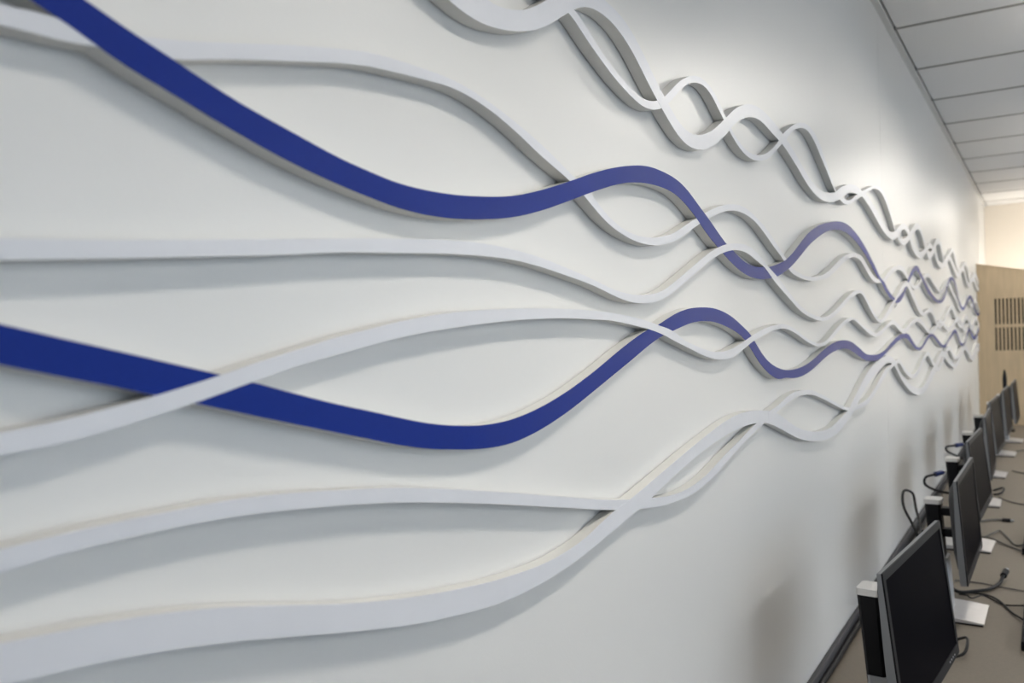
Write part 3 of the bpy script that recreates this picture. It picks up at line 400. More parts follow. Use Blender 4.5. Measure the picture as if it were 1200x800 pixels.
 (74166,-928,-703), (74446,-922,-698), (74726,-908,-685), (75006,-889,-666), (75286,-865,-642), (75566,-837,-613), (75846,-806,-579), (76126,-771,-543), (76406,-734,-504), (76686,-695,-463), (76966,-656,-420), (77246,-615,-377), (77526,-575,-333), (77806,-535,-290),
 (78086,-495,-247), (78366,-457,-205), (78646,-421,-166), (78926,-387,-127), (79169,-359,-97),
 ],
 'G': [
 (-15819,796,962), (-15469,804,971), (-15119,812,979), (-14769,820,987), (-14419,828,994), (-14069,834,1001), (-13719,841,1008), (-13369,847,1013), (-13019,852,1019), (-12669,856,1023), (-12319,860,1027), (-11969,863,1030), (-11619,865,1032), (-11269,867,1033),
 (-10919,867,1034), (-10569,867,1033), (-10219,866,1032), (-9869,864,1030), (-9519,861,1027), (-9169,857,1023), (-8819,852,1019), (-8469,847,1013), (-8119,840,1007), (-7769,833,1000), (-7419,826,992), (-7069,817,984), (-6719,808,974), (-6369,798,964),
 (-6019,787,953), (-5669,775,942), (-5319,763,930), (-4969,750,917), (-4619,737,903), (-4269,722,889), (-3919,707,874), (-3569,691,857), (-3219,673,840), (-2869,655,821), (-2519,635,801), (-2169,613,780), (-1819,589,756), (-1469,563,730),
 (-1119,534,701), (-769,502,669), (-419,466,632), (-69,424,591), (281,378,544), (631,324,491), (981,262,429), (1331,195,354), (1451,165,331), (1571,134,309), (1691,104,286), (1811,73,263), (1931,42,238), (2051,10,213),
 (2171,-21,187), (2291,-53,160), (2411,-84,131), (2531,-114,101), (2651,-144,71), (2771,-174,42), (2891,-202,13), (3011,-232,-16), (3131,-264,-45), (3251,-295,-74), (3371,-325,-104), (3491,-356,-133), (3611,-387,-163), (3731,-418,-193),
 (3851,-449,-222), (3971,-481,-252), (4091,-513,-283), (4211,-544,-317), (4331,-575,-350), (4451,-606,-382), (4571,-636,-415), (4691,-667,-446), (4811,-697,-477), (4931,-728,-506), (5051,-759,-534), (5171,-789,-561), (5291,-820,-590), (5411,-851,-619),
 (5531,-881,-648), (5651,-908,-676), (5771,-934,-704), (5891,-957,-730), (6011,-978,-753), (6131,-996,-774), (6251,-1012,-792), (6371,-1028,-808), (6491,-1044,-822), (6611,-1058,-834), (6731,-1070,-844), (6851,-1079,-850), (6971,-1085,-854), (7091,-1088,-854),
 (7211,-1088,-852), (7331,-1084,-846), (7451,-1075,-836), (7571,-1062,-824), (7691,-1046,-809), (7811,-1028,-792), (7931,-1007,-772), (8051,-985,-751), (8171,-960,-727), (8291,-933,-702), (8411,-905,-675), (8531,-876,-647), (8651,-845,-617), (8771,-812,-585),
 (8891,-779,-552), (9011,-744,-518), (9131,-709,-484), (9251,-674,-448), (9371,-639,-412), (9491,-604,-374), (9611,-569,-336), (9731,-534,-297), (9851,-499,-258), (9971,-464,-221), (10091,-429,-184), (10211,-394,-149), (10331,-358,-114), (10451,-322,-80),
 (10571,-285,-48), (10691,-248,-17), (10811,-212,11), (10931,-177,36), (11051,-145,59), (11173,-114,81), (11295,-85,105), (11420,-60,133), (11545,-37,164), (11672,-16,195), (11801,4,225), (11930,25,253), (12062,46,278), (12194,67,300),
 (12329,87,318), (12464,106,334), (12601,122,346), (12740,134,355), (12880,142,362), (13022,146,366), (13165,148,368), (13310,148,369), (13456,144,366), (13604,137,361), (13754,125,351), (13905,108,337), (14058,89,319), (14213,67,296),
 (14369,43,270), (14527,16,239), (14687,-14,202), (14848,-49,159), (15012,-90,112), (15177,-139,62), (15344,-202,12), (15513,-277,-42), (15683,-364,-108), (15856,-459,-191), (16030,-554,-286), (16207,-640,-382), (16385,-718,-472), (16565,-788,-550),
 (16747,-851,-618), (16931,-907,-675), (17118,-956,-725), (17306,-998,-766), (17496,-1029,-801), (17689,-1041,-831), (17883,-1039,-856), (18080,-1040,-874), (18279,-1051,-887), (18480,-1068,-894), (18683,-1080,-897), (18889,-1087,-897), (19097,-1088,-893), (19307,-1085,-886),
 (19519,-1077,-875), (19734,-1063,-859), (19951,-1045,-839), (20170,-1022,-814), (20450,-987,-778), (20730,-947,-737), (21010,-900,-690), (21290,-851,-639), (21570,-805,-589), (21850,-763,-544), (22130,-723,-504), (22410,-687,-467), (22690,-658,-435), (22970,-634,-410),
 (23250,-617,-392), (23530,-606,-380), (23810,-601,-373), (24090,-602,-373), (24370,-610,-380), (24650,-627,-392), (24930,-656,-411), (25210,-694,-439), (25490,-738,-477), (25770,-784,-524), (26050,-835,-576), (26330,-885,-629), (26610,-931,-685), (26890,-974,-747),
 (27170,-1013,-804), (27450,-1046,-850), (27730,-1071,-881), (28010,-1092,-901), (28290,-1107,-915), (28570,-1118,-925), (28850,-1125,-933), (29130,-1129,-938), (29410,-1127,-939), (29690,-1119,-934), (29970,-1101,-924), (30250,-1075,-907), (30530,-1043,-887), (30810,-1008,-861),
 (31090,-973,-832), (31370,-940,-798), (31650,-906,-758), (31930,-871,-714), (32210,-836,-669), (32490,-802,-627), (32770,-766,-588), (33050,-729,-549), (33330,-692,-510), (33610,-657,-475), (33890,-627,-444), (34170,-601,-416), (34450,-576,-391), (34730,-554,-368),
 (35010,-536,-348), (35290,-524,-333), (35570,-521,-326), (35850,-527,-326), (36130,-542,-335), (36410,-563,-350), (36690,-592,-372), (36970,-633,-407), (37250,-689,-459), (37530,-760,-527), (37810,-833,-603), (38090,-898,-676), (38370,-950,-743), (38650,-996,-808),
 (38930,-1035,-869), (39210,-1068,-919), (39490,-1094,-957), (39770,-1114,-985), (40050,-1128,-1002), (40330,-1135,-1006), (40610,-1130,-1000), (40890,-1111,-982), (41170,-1080,-956), (41450,-1041,-917), (41730,-1000,-865), (42010,-959,-805), (42290,-913,-745), (42570,-863,-691),
 (42850,-812,-642), (43130,-764,-597), (43410,-724,-555), (43690,-693,-519), (43970,-667,-492), (44250,-647,-475), (44530,-633,-465), (44810,-627,-462), (45090,-631,-468), (45370,-646,-484), (45650,-671,-510), (45930,-704,-541), (46210,-742,-577), (46490,-782,-613),
 (46770,-822,-654), (47050,-865,-699), (47330,-913,-748), (47610,-965,-798), (47890,-1017,-847), (48170,-1067,-893), (48450,-1112,-936), (48730,-1150,-980), (49010,-1184,-1025), (49290,-1215,-1067), (49570,-1243,-1102), (49850,-1266,-1128), (50130,-1282,-1141), (50410,-1292,-1144),
 (50690,-1301,-1139), (50970,-1308,-1126), (51250,-1306,-1108), (51530,-1286,-1085), (51810,-1241,-1060), (52090,-1181,-1032), (52370,-1121,-1001), (52650,-1071,-965), (52930,-1029,-925), (53210,-992,-881), (53490,-960,-836), (53770,-929,-790), (54050,-897,-746), (54330,-864,-703),
 (54610,-827,-662), (54890,-789,-619), (55170,-750,-575), (55450,-712,-533), (55730,-678,-494), (56010,-650,-461), (56290,-628,-436), (56570,-611,-417), (56850,-596,-403), (57130,-587,-394), (57410,-588,-395), (57690,-602,-409), (57970,-636,-439), (58250,-687,-489),
 (58530,-754,-554), (58810,-828,-628), (59090,-904,-705), (59370,-982,-782), (59650,-1066,-864), (59930,-1155,-951), (60210,-1242,-1037), (60490,-1317,-1115), (60770,-1379,-1179), (61050,-1428,-1232), (61330,-1467,-1275), (61610,-1498,-1309), (61890,-1521,-1336), (62170,-1535,-1354),
 (62450,-1540,-1362), (62730,-1538,-1363), (63010,-1529,-1357), (63290,-1513,-1343), (63570,-1489,-1322), (63850,-1457,-1293), (64130,-1417,-1254), (64410,-1365,-1203), (64690,-1302,-1139), (64970,-1229,-1064), (65250,-1151,-982), (65530,-1073,-899), (65810,-998,-819), (66090,-932,-746),
 (66370,-874,-682), (66650,-822,-626), (66930,-774,-575), (67210,-731,-528), (67490,-694,-487), (67770,-665,-453), (68050,-646,-429), (68330,-642,-419), (68610,-653,-425), (68890,-682,-450), (69170,-727,-492), (69450,-782,-546), (69730,-842,-607), (70010,-901,-668),
 (70290,-955,-724), (70570,-1004,-774), (70850,-1052,-822), (71130,-1101,-870), (71410,-1149,-917), (71690,-1194,-962), (71970,-1233,-1003), (72250,-1265,-1036), (72530,-1287,-1060), (72810,-1301,-1076), (73090,-1307,-1083), (73370,-1307,-1083), (73650,-1301,-1078), (73930,-1291,-1069),
 (74210,-1277,-1055), (74490,-1260,-1039), (74770,-1241,-1019), (75050,-1219,-997), (75330,-1194,-970), (75610,-1164,-940), (75890,-1130,-905), (76170,-1093,-866), (76450,-1053,-824), (76730,-1012,-780), (77010,-968,-734), (77290,-925,-687), (77570,-880,-640), (77850,-837,-593),
 (78130,-794,-546), (78410,-752,-501), (78661,-716,-461),
 ],
 'H': [
 (-15858,-1654,-1492), (-15508,-1674,-1512), (-15158,-1693,-1532), (-14808,-1712,-1550), (-14458,-1729,-1568), (-14108,-1746,-1584), (-13758,-1761,-1599), (-13408,-1775,-1613), (-13058,-1787,-1626), (-12708,-1798,-1637), (-12358,-1807,-1646), (-12008,-1814,-1653), (-11658,-1820,-1659), (-11308,-1824,-1662),
 (-10958,-1825,-1664), (-10608,-1825,-1664), (-10258,-1823,-1662), (-9908,-1819,-1658), (-9558,-1813,-1652), (-9208,-1806,-1644), (-8858,-1796,-1635), (-8508,-1785,-1624), (-8158,-1773,-1611), (-7808,-1758,-1597), (-7458,-1743,-1581), (-7108,-1726,-1564), (-6758,-1708,-1546), (-6408,-1688,-1527),
 (-6058,-1668,-1507), (-5708,-1647,-1486), (-5358,-1626,-1465), (-5008,-1604,-1443), (-4658,-1582,-1420), (-4308,-1560,-1398), (-3958,-1537,-1376), (-3608,-1515,-1353), (-3258,-1493,-1331), (-2908,-1471,-1309), (-2558,-1449,-1288), (-2208,-1428,-1267), (-1858,-1408,-1246), (-1508,-1388,-1226),
 (-1158,-1368,-1207), (-808,-1349,-1187), (-458,-1330,-1169), (-108,-1311,-1150), (242,-1293,-1131), (592,-1274,-1113), (942,-1255,-1093), (1292,-1236,-1071), (1412,-1227,-1066), (1532,-1218,-1061), (1652,-1208,-1056), (1772,-1198,-1051), (1892,-1187,-1045), (2012,-1175,-1040),
 (2132,-1163,-1035), (2252,-1153,-1030), (2372,-1144,-1026), (2492,-1136,-1022), (2612,-1130,-1018), (2732,-1126,-1016), (2852,-1124,-1016), (2972,-1123,-1016), (3092,-1123,-1017), (3212,-1124,-1019), (3332,-1127,-1022), (3452,-1131,-1024), (3572,-1136,-1026), (3692,-1142,-1029),
 (3812,-1150,-1035), (3932,-1159,-1043), (4052,-1170,-1052), (4172,-1182,-1063), (4292,-1195,-1075), (4412,-1208,-1089), (4532,-1222,-1103), (4652,-1237,-1118), (4772,-1252,-1134), (4892,-1268,-1150), (5012,-1285,-1166), (5132,-1302,-1182), (5252,-1320,-1198), (5372,-1338,-1216),
 (5492,-1358,-1234), (5612,-1378,-1254), (5732,-1399,-1275), (5852,-1421,-1297), (5972,-1444,-1320), (6092,-1466,-1343), (6212,-1489,-1366), (6332,-1513,-1390), (6452,-1536,-1413), (6572,-1560,-1437), (6692,-1584,-1462), (6812,-1608,-1486), (6932,-1633,-1511), (7052,-1657,-1536),
 (7172,-1682,-1561), (7292,-1707,-1586), (7412,-1732,-1611), (7532,-1758,-1636), (7652,-1783,-1662), (7772,-1809,-1687), (7892,-1835,-1713), (8012,-1861,-1739), (8132,-1886,-1764), (8252,-1912,-1790), (8372,-1938,-1815), (8492,-1963,-1840), (8612,-1989,-1866), (8732,-2014,-1891),
 (8852,-2040,-1917), (8972,-2066,-1943), (9092,-2092,-1968), (9212,-2118,-1994), (9332,-2142,-2018), (9452,-2166,-2042), (9572,-2189,-2065), (9692,-2212,-2087), (9812,-2233,-2108), (9932,-2254,-2128), (10052,-2275,-2148), (10172,-2295,-2167), (10292,-2314,-2185), (10412,-2333,-2203),
 (10532,-2352,-2220), (10652,-2371,-2237), (10772,-2389,-2254), (10892,-2406,-2272), (11012,-2421,-2289), (11133,-2434,-2306), (11255,-2445,-2323), (11379,-2455,-2338), (11504,-2463,-2350), (11631,-2470,-2360), (11759,-2476,-2368), (11888,-2482,-2373), (12019,-2486,-2376), (12151,-2489,-2375),
 (12285,-2489,-2372), (12420,-2485,-2367), (12556,-2478,-2358), (12694,-2467,-2346), (12834,-2453,-2330), (12975,-2437,-2311), (13118,-2419,-2289), (13262,-2399,-2264), (13408,-2377,-2234), (13556,-2351,-2202), (13705,-2323,-2169), (13855,-2291,-2136), (14008,-2256,-2105), (14162,-2221,-2075),
 (14318,-2186,-2047), (14475,-2152,-2020), (14635,-2119,-1992), (14795,-2085,-1963), (14958,-2051,-1933), (15123,-2019,-1901), (15289,-1987,-1869), (15457,-1957,-1836), (15627,-1929,-1804), (15799,-1901,-1773), (15973,-1874,-1743), (16149,-1848,-1714), (16326,-1822,-1685), (16506,-1796,-1658),
 (16688,-1771,-1633), (16871,-1746,-1611), (17057,-1721,-1593), (17244,-1695,-1577), (17434,-1669,-1557), (17626,-1643,-1529), (17820,-1617,-1496), (18016,-1592,-1464), (18214,-1568,-1436), (18414,-1546,-1414), (18617,-1527,-1397), (18822,-1511,-1385), (19029,-1500,-1381), (19238,-1496,-1384),
 (19449,-1499,-1391), (19663,-1509,-1403), (19880,-1521,-1416), (20098,-1536,-1432), (20378,-1562,-1461), (20658,-1596,-1500), (20938,-1641,-1547), (21218,-1692,-1600), (21498,-1744,-1654), (21778,-1797,-1711), (22058,-1850,-1768), (22338,-1906,-1826), (22618,-1964,-1884), (22898,-2023,-1941),
 (23178,-2081,-1997), (23458,-2134,-2050), (23738,-2185,-2102), (24018,-2233,-2150), (24298,-2275,-2190), (24578,-2308,-2218), (24858,-2334,-2238), (25138,-2356,-2251), (25418,-2373,-2258), (25698,-2385,-2261), (25978,-2393,-2262), (26258,-2396,-2261), (26538,-2396,-2259), (26818,-2394,-2251),
 (27098,-2389,-2236), (27378,-2377,-2213), (27658,-2354,-2184), (27938,-2320,-2149), (28218,-2276,-2108), (28498,-2226,-2059), (28778,-2173,-2001), (29058,-2120,-1938), (29338,-2064,-1872), (29618,-2004,-1809), (29898,-1943,-1748), (30178,-1883,-1685), (30458,-1826,-1624), (30738,-1772,-1568),
 (31018,-1718,-1521), (31298,-1667,-1483), (31578,-1619,-1453), (31858,-1577,-1428), (32138,-1542,-1406), (32418,-1512,-1384), (32698,-1485,-1360), (32978,-1461,-1332), (33258,-1436,-1303), (33538,-1419,-1282), (33818,-1413,-1272), (34098,-1418,-1270), (34378,-1446,-1290), (34658,-1513,-1347),
 (34938,-1606,-1436), (35218,-1703,-1532), (35498,-1783,-1614), (35778,-1854,-1686), (36058,-1920,-1755), (36338,-1982,-1819), (36618,-2036,-1875), (36898,-2082,-1923), (37178,-2122,-1965), (37458,-2158,-2002), (37738,-2187,-2032), (38018,-2206,-2052), (38298,-2214,-2059), (38578,-2210,-2051),
 (38858,-2196,-2032), (39138,-2173,-2002), (39418,-2141,-1965), (39698,-2103,-1922), (39978,-2055,-1872), (40258,-1993,-1811), (40538,-1919,-1739), (40818,-1842,-1664), (41098,-1766,-1589), (41378,-1698,-1521), (41658,-1642,-1463), (41938,-1592,-1410), (42218,-1545,-1359), (42498,-1504,-1313),
 (42778,-1475,-1279), (43058,-1466,-1262), (43338,-1481,-1270), (43618,-1526,-1308), (43898,-1596,-1373), (44178,-1681,-1455), (44458,-1769,-1543), (44738,-1852,-1626), (45018,-1930,-1703), (45298,-2009,-1780), (45578,-2086,-1856), (45858,-2156,-1926), (46138,-2219,-1991), (46418,-2279,-2053),
 (46698,-2330,-2108), (46978,-2367,-2151), (47258,-2387,-2175), (47538,-2389,-2180), (47818,-2377,-2169), (48098,-2353,-2146), (48378,-2321,-2114), (48658,-2283,-2075), (48938,-2242,-2033), (49218,-2194,-1986), (49498,-2138,-1930), (49778,-2075,-1867), (50058,-2009,-1800), (50338,-1943,-1732),
 (50618,-1879,-1666), (50898,-1819,-1605), (51178,-1759,-1546), (51458,-1698,-1487), (51738,-1638,-1429), (52018,-1587,-1376), (52298,-1546,-1335), (52578,-1523,-1307), (52858,-1512,-1292), (53138,-1512,-1289), (53418,-1523,-1295), (53698,-1542,-1310), (53978,-1572,-1335), (54258,-1620,-1375),
 (54538,-1687,-1434), (54818,-1767,-1509), (55098,-1853,-1591), (55378,-1940,-1675), (55658,-2019,-1754), (55938,-2085,-1822), (56218,-2134,-1874), (56498,-2166,-1911), (56778,-2188,-1936), (57058,-2202,-1954), (57338,-2210,-1966), (57618,-2213,-1973), (57898,-2210,-1974), (58178,-2203,-1970),
 (58458,-2192,-1962), (58738,-2176,-1949), (59018,-2153,-1928), (59298,-2122,-1898), (59578,-2083,-1861), (59858,-2040,-1817), (60138,-1993,-1770), (60418,-1945,-1721), (60698,-1897,-1672), (60978,-1850,-1622), (61258,-1805,-1575), (61538,-1764,-1532), (61818,-1729,-1494), (62098,-1700,-1462),
 (62378,-1675,-1435), (62658,-1652,-1410), (62938,-1629,-1386), (63218,-1608,-1364), (63498,-1592,-1345), (63778,-1584,-1334), (64058,-1588,-1332), (64338,-1606,-1344), (64618,-1641,-1372), (64898,-1692,-1418), (65178,-1755,-1478), (65458,-1828,-1547), (65738,-1905,-1621), (66018,-1980,-1696),
 (66298,-2051,-1768), (66578,-2123,-1838), (66858,-2198,-1910), (67138,-2278,-1988), (67418,-2360,-2068), (67698,-2438,-2147), (67978,-2510,-2221), (68258,-2572,-2285), (68538,-2622,-2338), (68818,-2658,-2378), (69098,-2680,-2403), (69378,-2691,-2417), (69658,-2693,-2421), (69938,-2688,-2417),
 (70218,-2677,-2407), (70498,-2660,-2391), (70778,-2640,-2371), (71058,-2616,-2347), (71338,-2589,-2320), (71618,-2557,-2288), (71898,-2516,-2249), (72178,-2469,-2204), (72458,-2416,-2152), (72738,-2359,-2095), (73018,-2300,-2035), (73298,-2241,-1975), (73578,-2183,-1915), (73858,-2128,-1857),
 (74138,-2077,-1803), (74418,-2033,-1756), (74698,-1995,-1716), (74978,-1968,-1685), (75258,-1948,-1661), (75538,-1934,-1645), (75818,-1926,-1636), (76098,-1923,-1632), (76378,-1924,-1633), (76658,-1929,-1638), (76938,-1936,-1646), (77218,-1944,-1656), (77498,-1954,-1667), (77778,-1963,-1678),
 (78058,-1971,-1688), (78338,-1978,-1698), (78519,-1982,-1703),
 ],
 'I': [
 (-15868,-1999,-1753), (-15518,-2029,-1783), (-15168,-2058,-1812), (-14818,-2086,-1840), (-14468,-2113,-1867), (-14118,-2137,-1891), (-13768,-2160,-1914), (-13418,-2181,-1935), (-13068,-2200,-1954), (-12718,-2216,-1970), (-12368,-2230,-1984), (-12018,-2241,-1995), (-11668,-2250,-2004), (-11318,-2256,-2010),
 (-10968,-2258,-2012), (-10618,-2258,-2012), (-10268,-2256,-2010), (-9918,-2250,-2004), (-9568,-2241,-1995), (-9218,-2230,-1984), (-8868,-2217,-1971), (-8518,-2200,-1954), (-8168,-2182,-1936), (-7818,-2161,-1915), (-7468,-2138,-1892), (-7118,-2114,-1868), (-6768,-2088,-1842), (-6418,-2060,-1814),
 (-6068,-2031,-1785), (-5718,-2002,-1756), (-5368,-1972,-1726), (-5018,-1941,-1695), (-4668,-1911,-1665), (-4318,-1881,-1635), (-3968,-1851,-1605), (-3618,-1822,-1576), (-3268,-1795,-1549), (-2918,-1768,-1522), (-2568,-1744,-1498), (-2218,-1721,-1475), (-1868,-1701,-1455), (-1518,-1683,-1437),
 (-1168,-1669,-1423), (-818,-1657,-1411), (-468,-1649,-1403), (-118,-1645,-1399), (232,-1644,-1398), (582,-1649,-1403), (932,-1658,-1412), (1282,-1674,-1424), (1402,-1677,-1431), (1522,-1681,-1439), (1642,-1685,-1447), (1762,-1690,-1457), (1882,-1695,-1468), (2002,-1699,-1479),
 (2122,-1706,-1491), (2242,-1718,-1504), (2362,-1735,-1517), (2482,-1751,-1531), (2602,-1765,-1545), (2722,-1780,-1557), (2842,-1795,-1571), (2962,-1813,-1586), (3082,-1833,-1603), (3202,-1855,-1623), (3322,-1877,-1644), (3442,-1901,-1667), (3562,-1926,-1692), (3682,-1952,-1719),
 (3802,-1980,-1747), (3922,-2008,-1777), (4042,-2038,-1809), (4162,-2067,-1840), (4282,-2097,-1872), (4402,-2128,-1904), (4522,-2159,-1937), (4642,-2190,-1969), (4762,-2220,-2000), (4882,-2250,-2029), (5002,-2279,-2057), (5122,-2308,-2085), (5242,-2337,-2111), (5362,-2364,-2136),
 (5482,-2390,-2161), (5602,-2415,-2184), (5722,-2438,-2206), (5842,-2461,-2227), (5962,-2483,-2247), (6082,-2503,-2266), (6202,-2522,-2285), (6322,-2540,-2302), (6442,-2557,-2320), (6562,-2574,-2336), (6682,-2590,-2353), (6802,-2604,-2368), (6922,-2617,-2382), (7042,-2627,-2394),
 (7162,-2635,-2405), (7282,-2641,-2415), (7402,-2645,-2424), (7522,-2647,-2433), (7642,-2647,-2440), (7762,-2646,-2446), (7882,-2643,-2449), (8002,-2639,-2450), (8122,-2633,-2449), (8242,-2626,-2444), (8362,-2617,-2438), (8482,-2607,-2430), (8602,-2595,-2419), (8722,-2583,-2406),
 (8842,-2569,-2389), (8962,-2554,-2368), (9082,-2538,-2344), (9202,-2520,-2317), (9322,-2503,-2290), (9442,-2485,-2264), (9562,-2467,-2241), (9682,-2450,-2221), (9802,-2433,-2205), (9922,-2415,-2191), (10042,-2397,-2177), (10162,-2379,-2161), (10282,-2361,-2143), (10402,-2342,-2124),
 (10522,-2322,-2104), (10642,-2302,-2084), (10762,-2282,-2064), (10882,-2260,-2043), (11002,-2237,-2023), (11123,-2212,-2002), (11245,-2186,-1982), (11369,-2160,-1961), (11494,-2135,-1940), (11620,-2111,-1918), (11748,-2089,-1897), (11877,-2066,-1875), (12008,-2045,-1852), (12140,-2023,-1830),
 (12274,-2001,-1807), (12409,-1979,-1785), (12545,-1958,-1763), (12683,-1937,-1741), (12823,-1917,-1719), (12964,-1897,-1698), (13106,-1878,-1677), (13251,-1860,-1656), (13396,-1843,-1634), (13544,-1827,-1613), (13693,-1812,-1592), (13843,-1799,-1572), (13996,-1786,-1554), (14150,-1775,-1538),
 (14305,-1765,-1524), (14463,-1757,-1511), (14622,-1750,-1501), (14782,-1745,-1494), (14945,-1741,-1490), (15109,-1739,-1489), (15276,-1739,-1491), (15444,-1741,-1496), (15614,-1745,-1504), (15785,-1752,-1516), (15959,-1762,-1530), (16134,-1777,-1545), (16312,-1795,-1561), (16491,-1818,-1578),
 (16673,-1846,-1597), (16856,-1879,-1622), (17042,-1918,-1653), (17229,-1962,-1690), (17419,-2009,-1733), (17610,-2058,-1785), (17804,-2109,-1841), (18000,-2160,-1899), (18198,-2212,-1959), (18398,-2263,-2020), (18600,-2314,-2078), (18805,-2363,-2132), (19012,-2409,-2182), (19221,-2452,-2228),
 (19432,-2492,-2270), (19646,-2530,-2308), (19862,-2564,-2342), (20081,-2595,-2373), (20361,-2631,-2411), (20641,-2664,-2444), (20921,-2694,-2472), (21201,-2721,-2495), (21481,-2743,-2513), (21761,-2759,-2523), (22041,-2770,-2524), (22321,-2775,-2519), (22601,-2771,-2503), (22881,-2760,-2479),
 (23161,-2741,-2448), (23441,-2713,-2416), (23721,-2675,-2387), (24001,-2629,-2360), (24281,-2583,-2327), (24561,-2542,-2277), (24841,-2501,-2210), (25121,-2450,-2131), (25401,-2386,-2048), (25681,-2306,-1964), (25961,-2219,-1883), (26241,-2129,-1800), (26521,-2043,-1717), (26801,-1965,-1637),
 (27081,-1898,-1562), (27361,-1837,-1491), (27641,-1781,-1422), (27921,-1728,-1360), (28201,-1678,-1307), (28481,-1631,-1264), (28761,-1588,-1230), (29041,-1548,-1200), (29321,-1510,-1171), (29601,-1474,-1142), (29881,-1437,-1114), (30161,-1399,-1090), (30441,-1362,-1071), (30721,-1332,-1058),
 (31001,-1312,-1050), (31281,-1303,-1046), (31561,-1302,-1050), (31841,-1310,-1063), (32121,-1329,-1087), (32401,-1357,-1116), (32681,-1393,-1155), (32961,-1444,-1210), (33241,-1520,-1288), (33521,-1621,-1400), (33801,-1735,-1533), (34081,-1842,-1659), (34361,-1936,-1759), (34641,-2026,-1841),
 (34921,-2112,-1912), (35201,-2195,-1977), (35481,-2274,-2041), (35761,-2350,-2107), (36041,-2424,-2174), (36321,-2495,-2238), (36601,-2563,-2300), (36881,-2625,-2358), (37161,-2682,-2411), (37441,-2732,-2459), (37721,-2778,-2504), (38001,-2819,-2545), (38281,-2856,-2583), (38561,-2890,-2616),
 (38841,-2920,-2646), (39121,-2948,-2672), (39401,-2975,-2696), (39681,-3000,-2718), (39961,-3021,-2735), (40241,-3037,-2748), (40521,-3047,-2755), (40801,-3051,-2753), (41081,-3048,-2745), (41361,-3037,-2730), (41641,-3022,-2710), (41921,-3002,-2684), (42201,-2977,-2654), (42481,-2949,-2619),
 (42761,-2918,-2579), (43041,-2884,-2534), (43321,-2846,-2481), (43601,-2804,-2423), (43881,-2759,-2363), (44161,-2711,-2304), (44441,-2661,-2247), (44721,-2612,-2194), (45001,-2563,-2145), (45281,-2515,-2098), (45561,-2467,-2052), (45841,-2419,-2006), (46121,-2370,-1961), (46401,-2321,-1914),
 (46681,-2270,-1864), (46961,-2215,-1810), (47241,-2156,-1754), (47521,-2092,-1697), (47801,-2028,-1642), (48081,-1967,-1592), (48361,-1912,-1550), (48641,-1866,-1517), (48921,-1829,-1491), (49201,-1798,-1469), (49481,-1772,-1453), (49761,-1754,-1445), (50041,-1748,-1446), (50321,-1756,-1460),
 (50601,-1783,-1489), (50881,-1828,-1533), (51161,-1886,-1590), (51441,-1949,-1653), (51721,-2010,-1716), (52001,-2066,-1774), (52281,-2117,-1828), (52561,-2166,-1879), (52841,-2216,-1931), (53121,-2266,-1983), (53401,-2313,-2033), (53681,-2359,-2080), (53961,-2401,-2125), (54241,-2440,-2165),
 (54521,-2476,-2202), (54801,-2511,-2237), (55081,-2546,-2272), (55361,-2580,-2304), (55641,-2610,-2334), (55921,-2636,-2360), (56201,-2656,-2380), (56481,-2670,-2394), (56761,-2676,-2401), (57041,-2675,-2400), (57321,-2665,-2392), (57601,-2650,-2376), (57881,-2629,-2355), (58161,-2604,-2329),
 (58441,-2575,-2300), (58721,-2543,-2268), (59001,-2510,-2234), (59281,-2475,-2199), (59561,-2438,-2163), (59841,-2397,-2124), (60121,-2351,-2080), (60401,-2302,-2033), (60681,-2252,-1984), (60961,-2201,-1935), (61241,-2151,-1886), (61521,-2104,-1840), (61801,-2061,-1797), (62081,-2022,-1759),
 (62361,-1986,-1725), (62641,-1951,-1693), (62921,-1917,-1661), (63201,-1886,-1632), (63481,-1860,-1607), (63761,-1840,-1587), (64041,-1831,-1576), (64321,-1832,-1576), (64601,-1846,-1587), (64881,-1871,-1609), (65161,-1906,-1641), (65441,-1948,-1679), (65721,-1993,-1722), (66001,-2039,-1766),
 (66281,-2085,-1810), (66561,-2132,-1854), (66841,-2182,-1899), (67121,-2236,-1948), (67401,-2294,-2001), (67681,-2353,-2054), (67961,-2412,-2109), (68241,-2470,-2162), (68521,-2524,-2213), (68801,-2575,-2261), (69081,-2620,-2304), (69361,-2660,-2343), (69641,-2699,-2380), (69921,-2736,-2416),
 (70201,-2773,-2452), (70481,-2806,-2485), (70761,-2834,-2515), (71041,-2856,-2539), (71321,-2870,-2556), (71601,-2875,-2564), (71881,-2870,-2561), (72161,-2855,-2548), (72441,-2829,-2525), (72721,-2796,-2494), (73001,-2757,-2457), (73281,-2716,-2416), (73561,-2674,-2373), (73841,-2632,-2329),
 (74121,-2593,-2288), (74401,-2558,-2250), (74681,-2528,-2216), (74961,-2501,-2186), (75241,-2478,-2161), (75521,-2456,-2137), (75801,-2436,-2115), (76081,-2417,-2095), (76361,-2399,-2075), (76641,-2382,-2057), (76921,-2366,-2039), (77201,-2350,-2022), (77481,-2334,-2005), (77761,-2317,-1987),
 (78041,-2301,-1970), (78321,-2284,-1952), (78399,-2279,-1947),
 ],
}

# ---------------------------------------------------------------- the setting
floor = tag(box('floor', M_FLOOR, None, -0.15, ROOM_X, NEAR_Y, BACK_Y + 0.15, -0.1, 0.0), 'dark grey carpet floor under the desk', kind='structure')

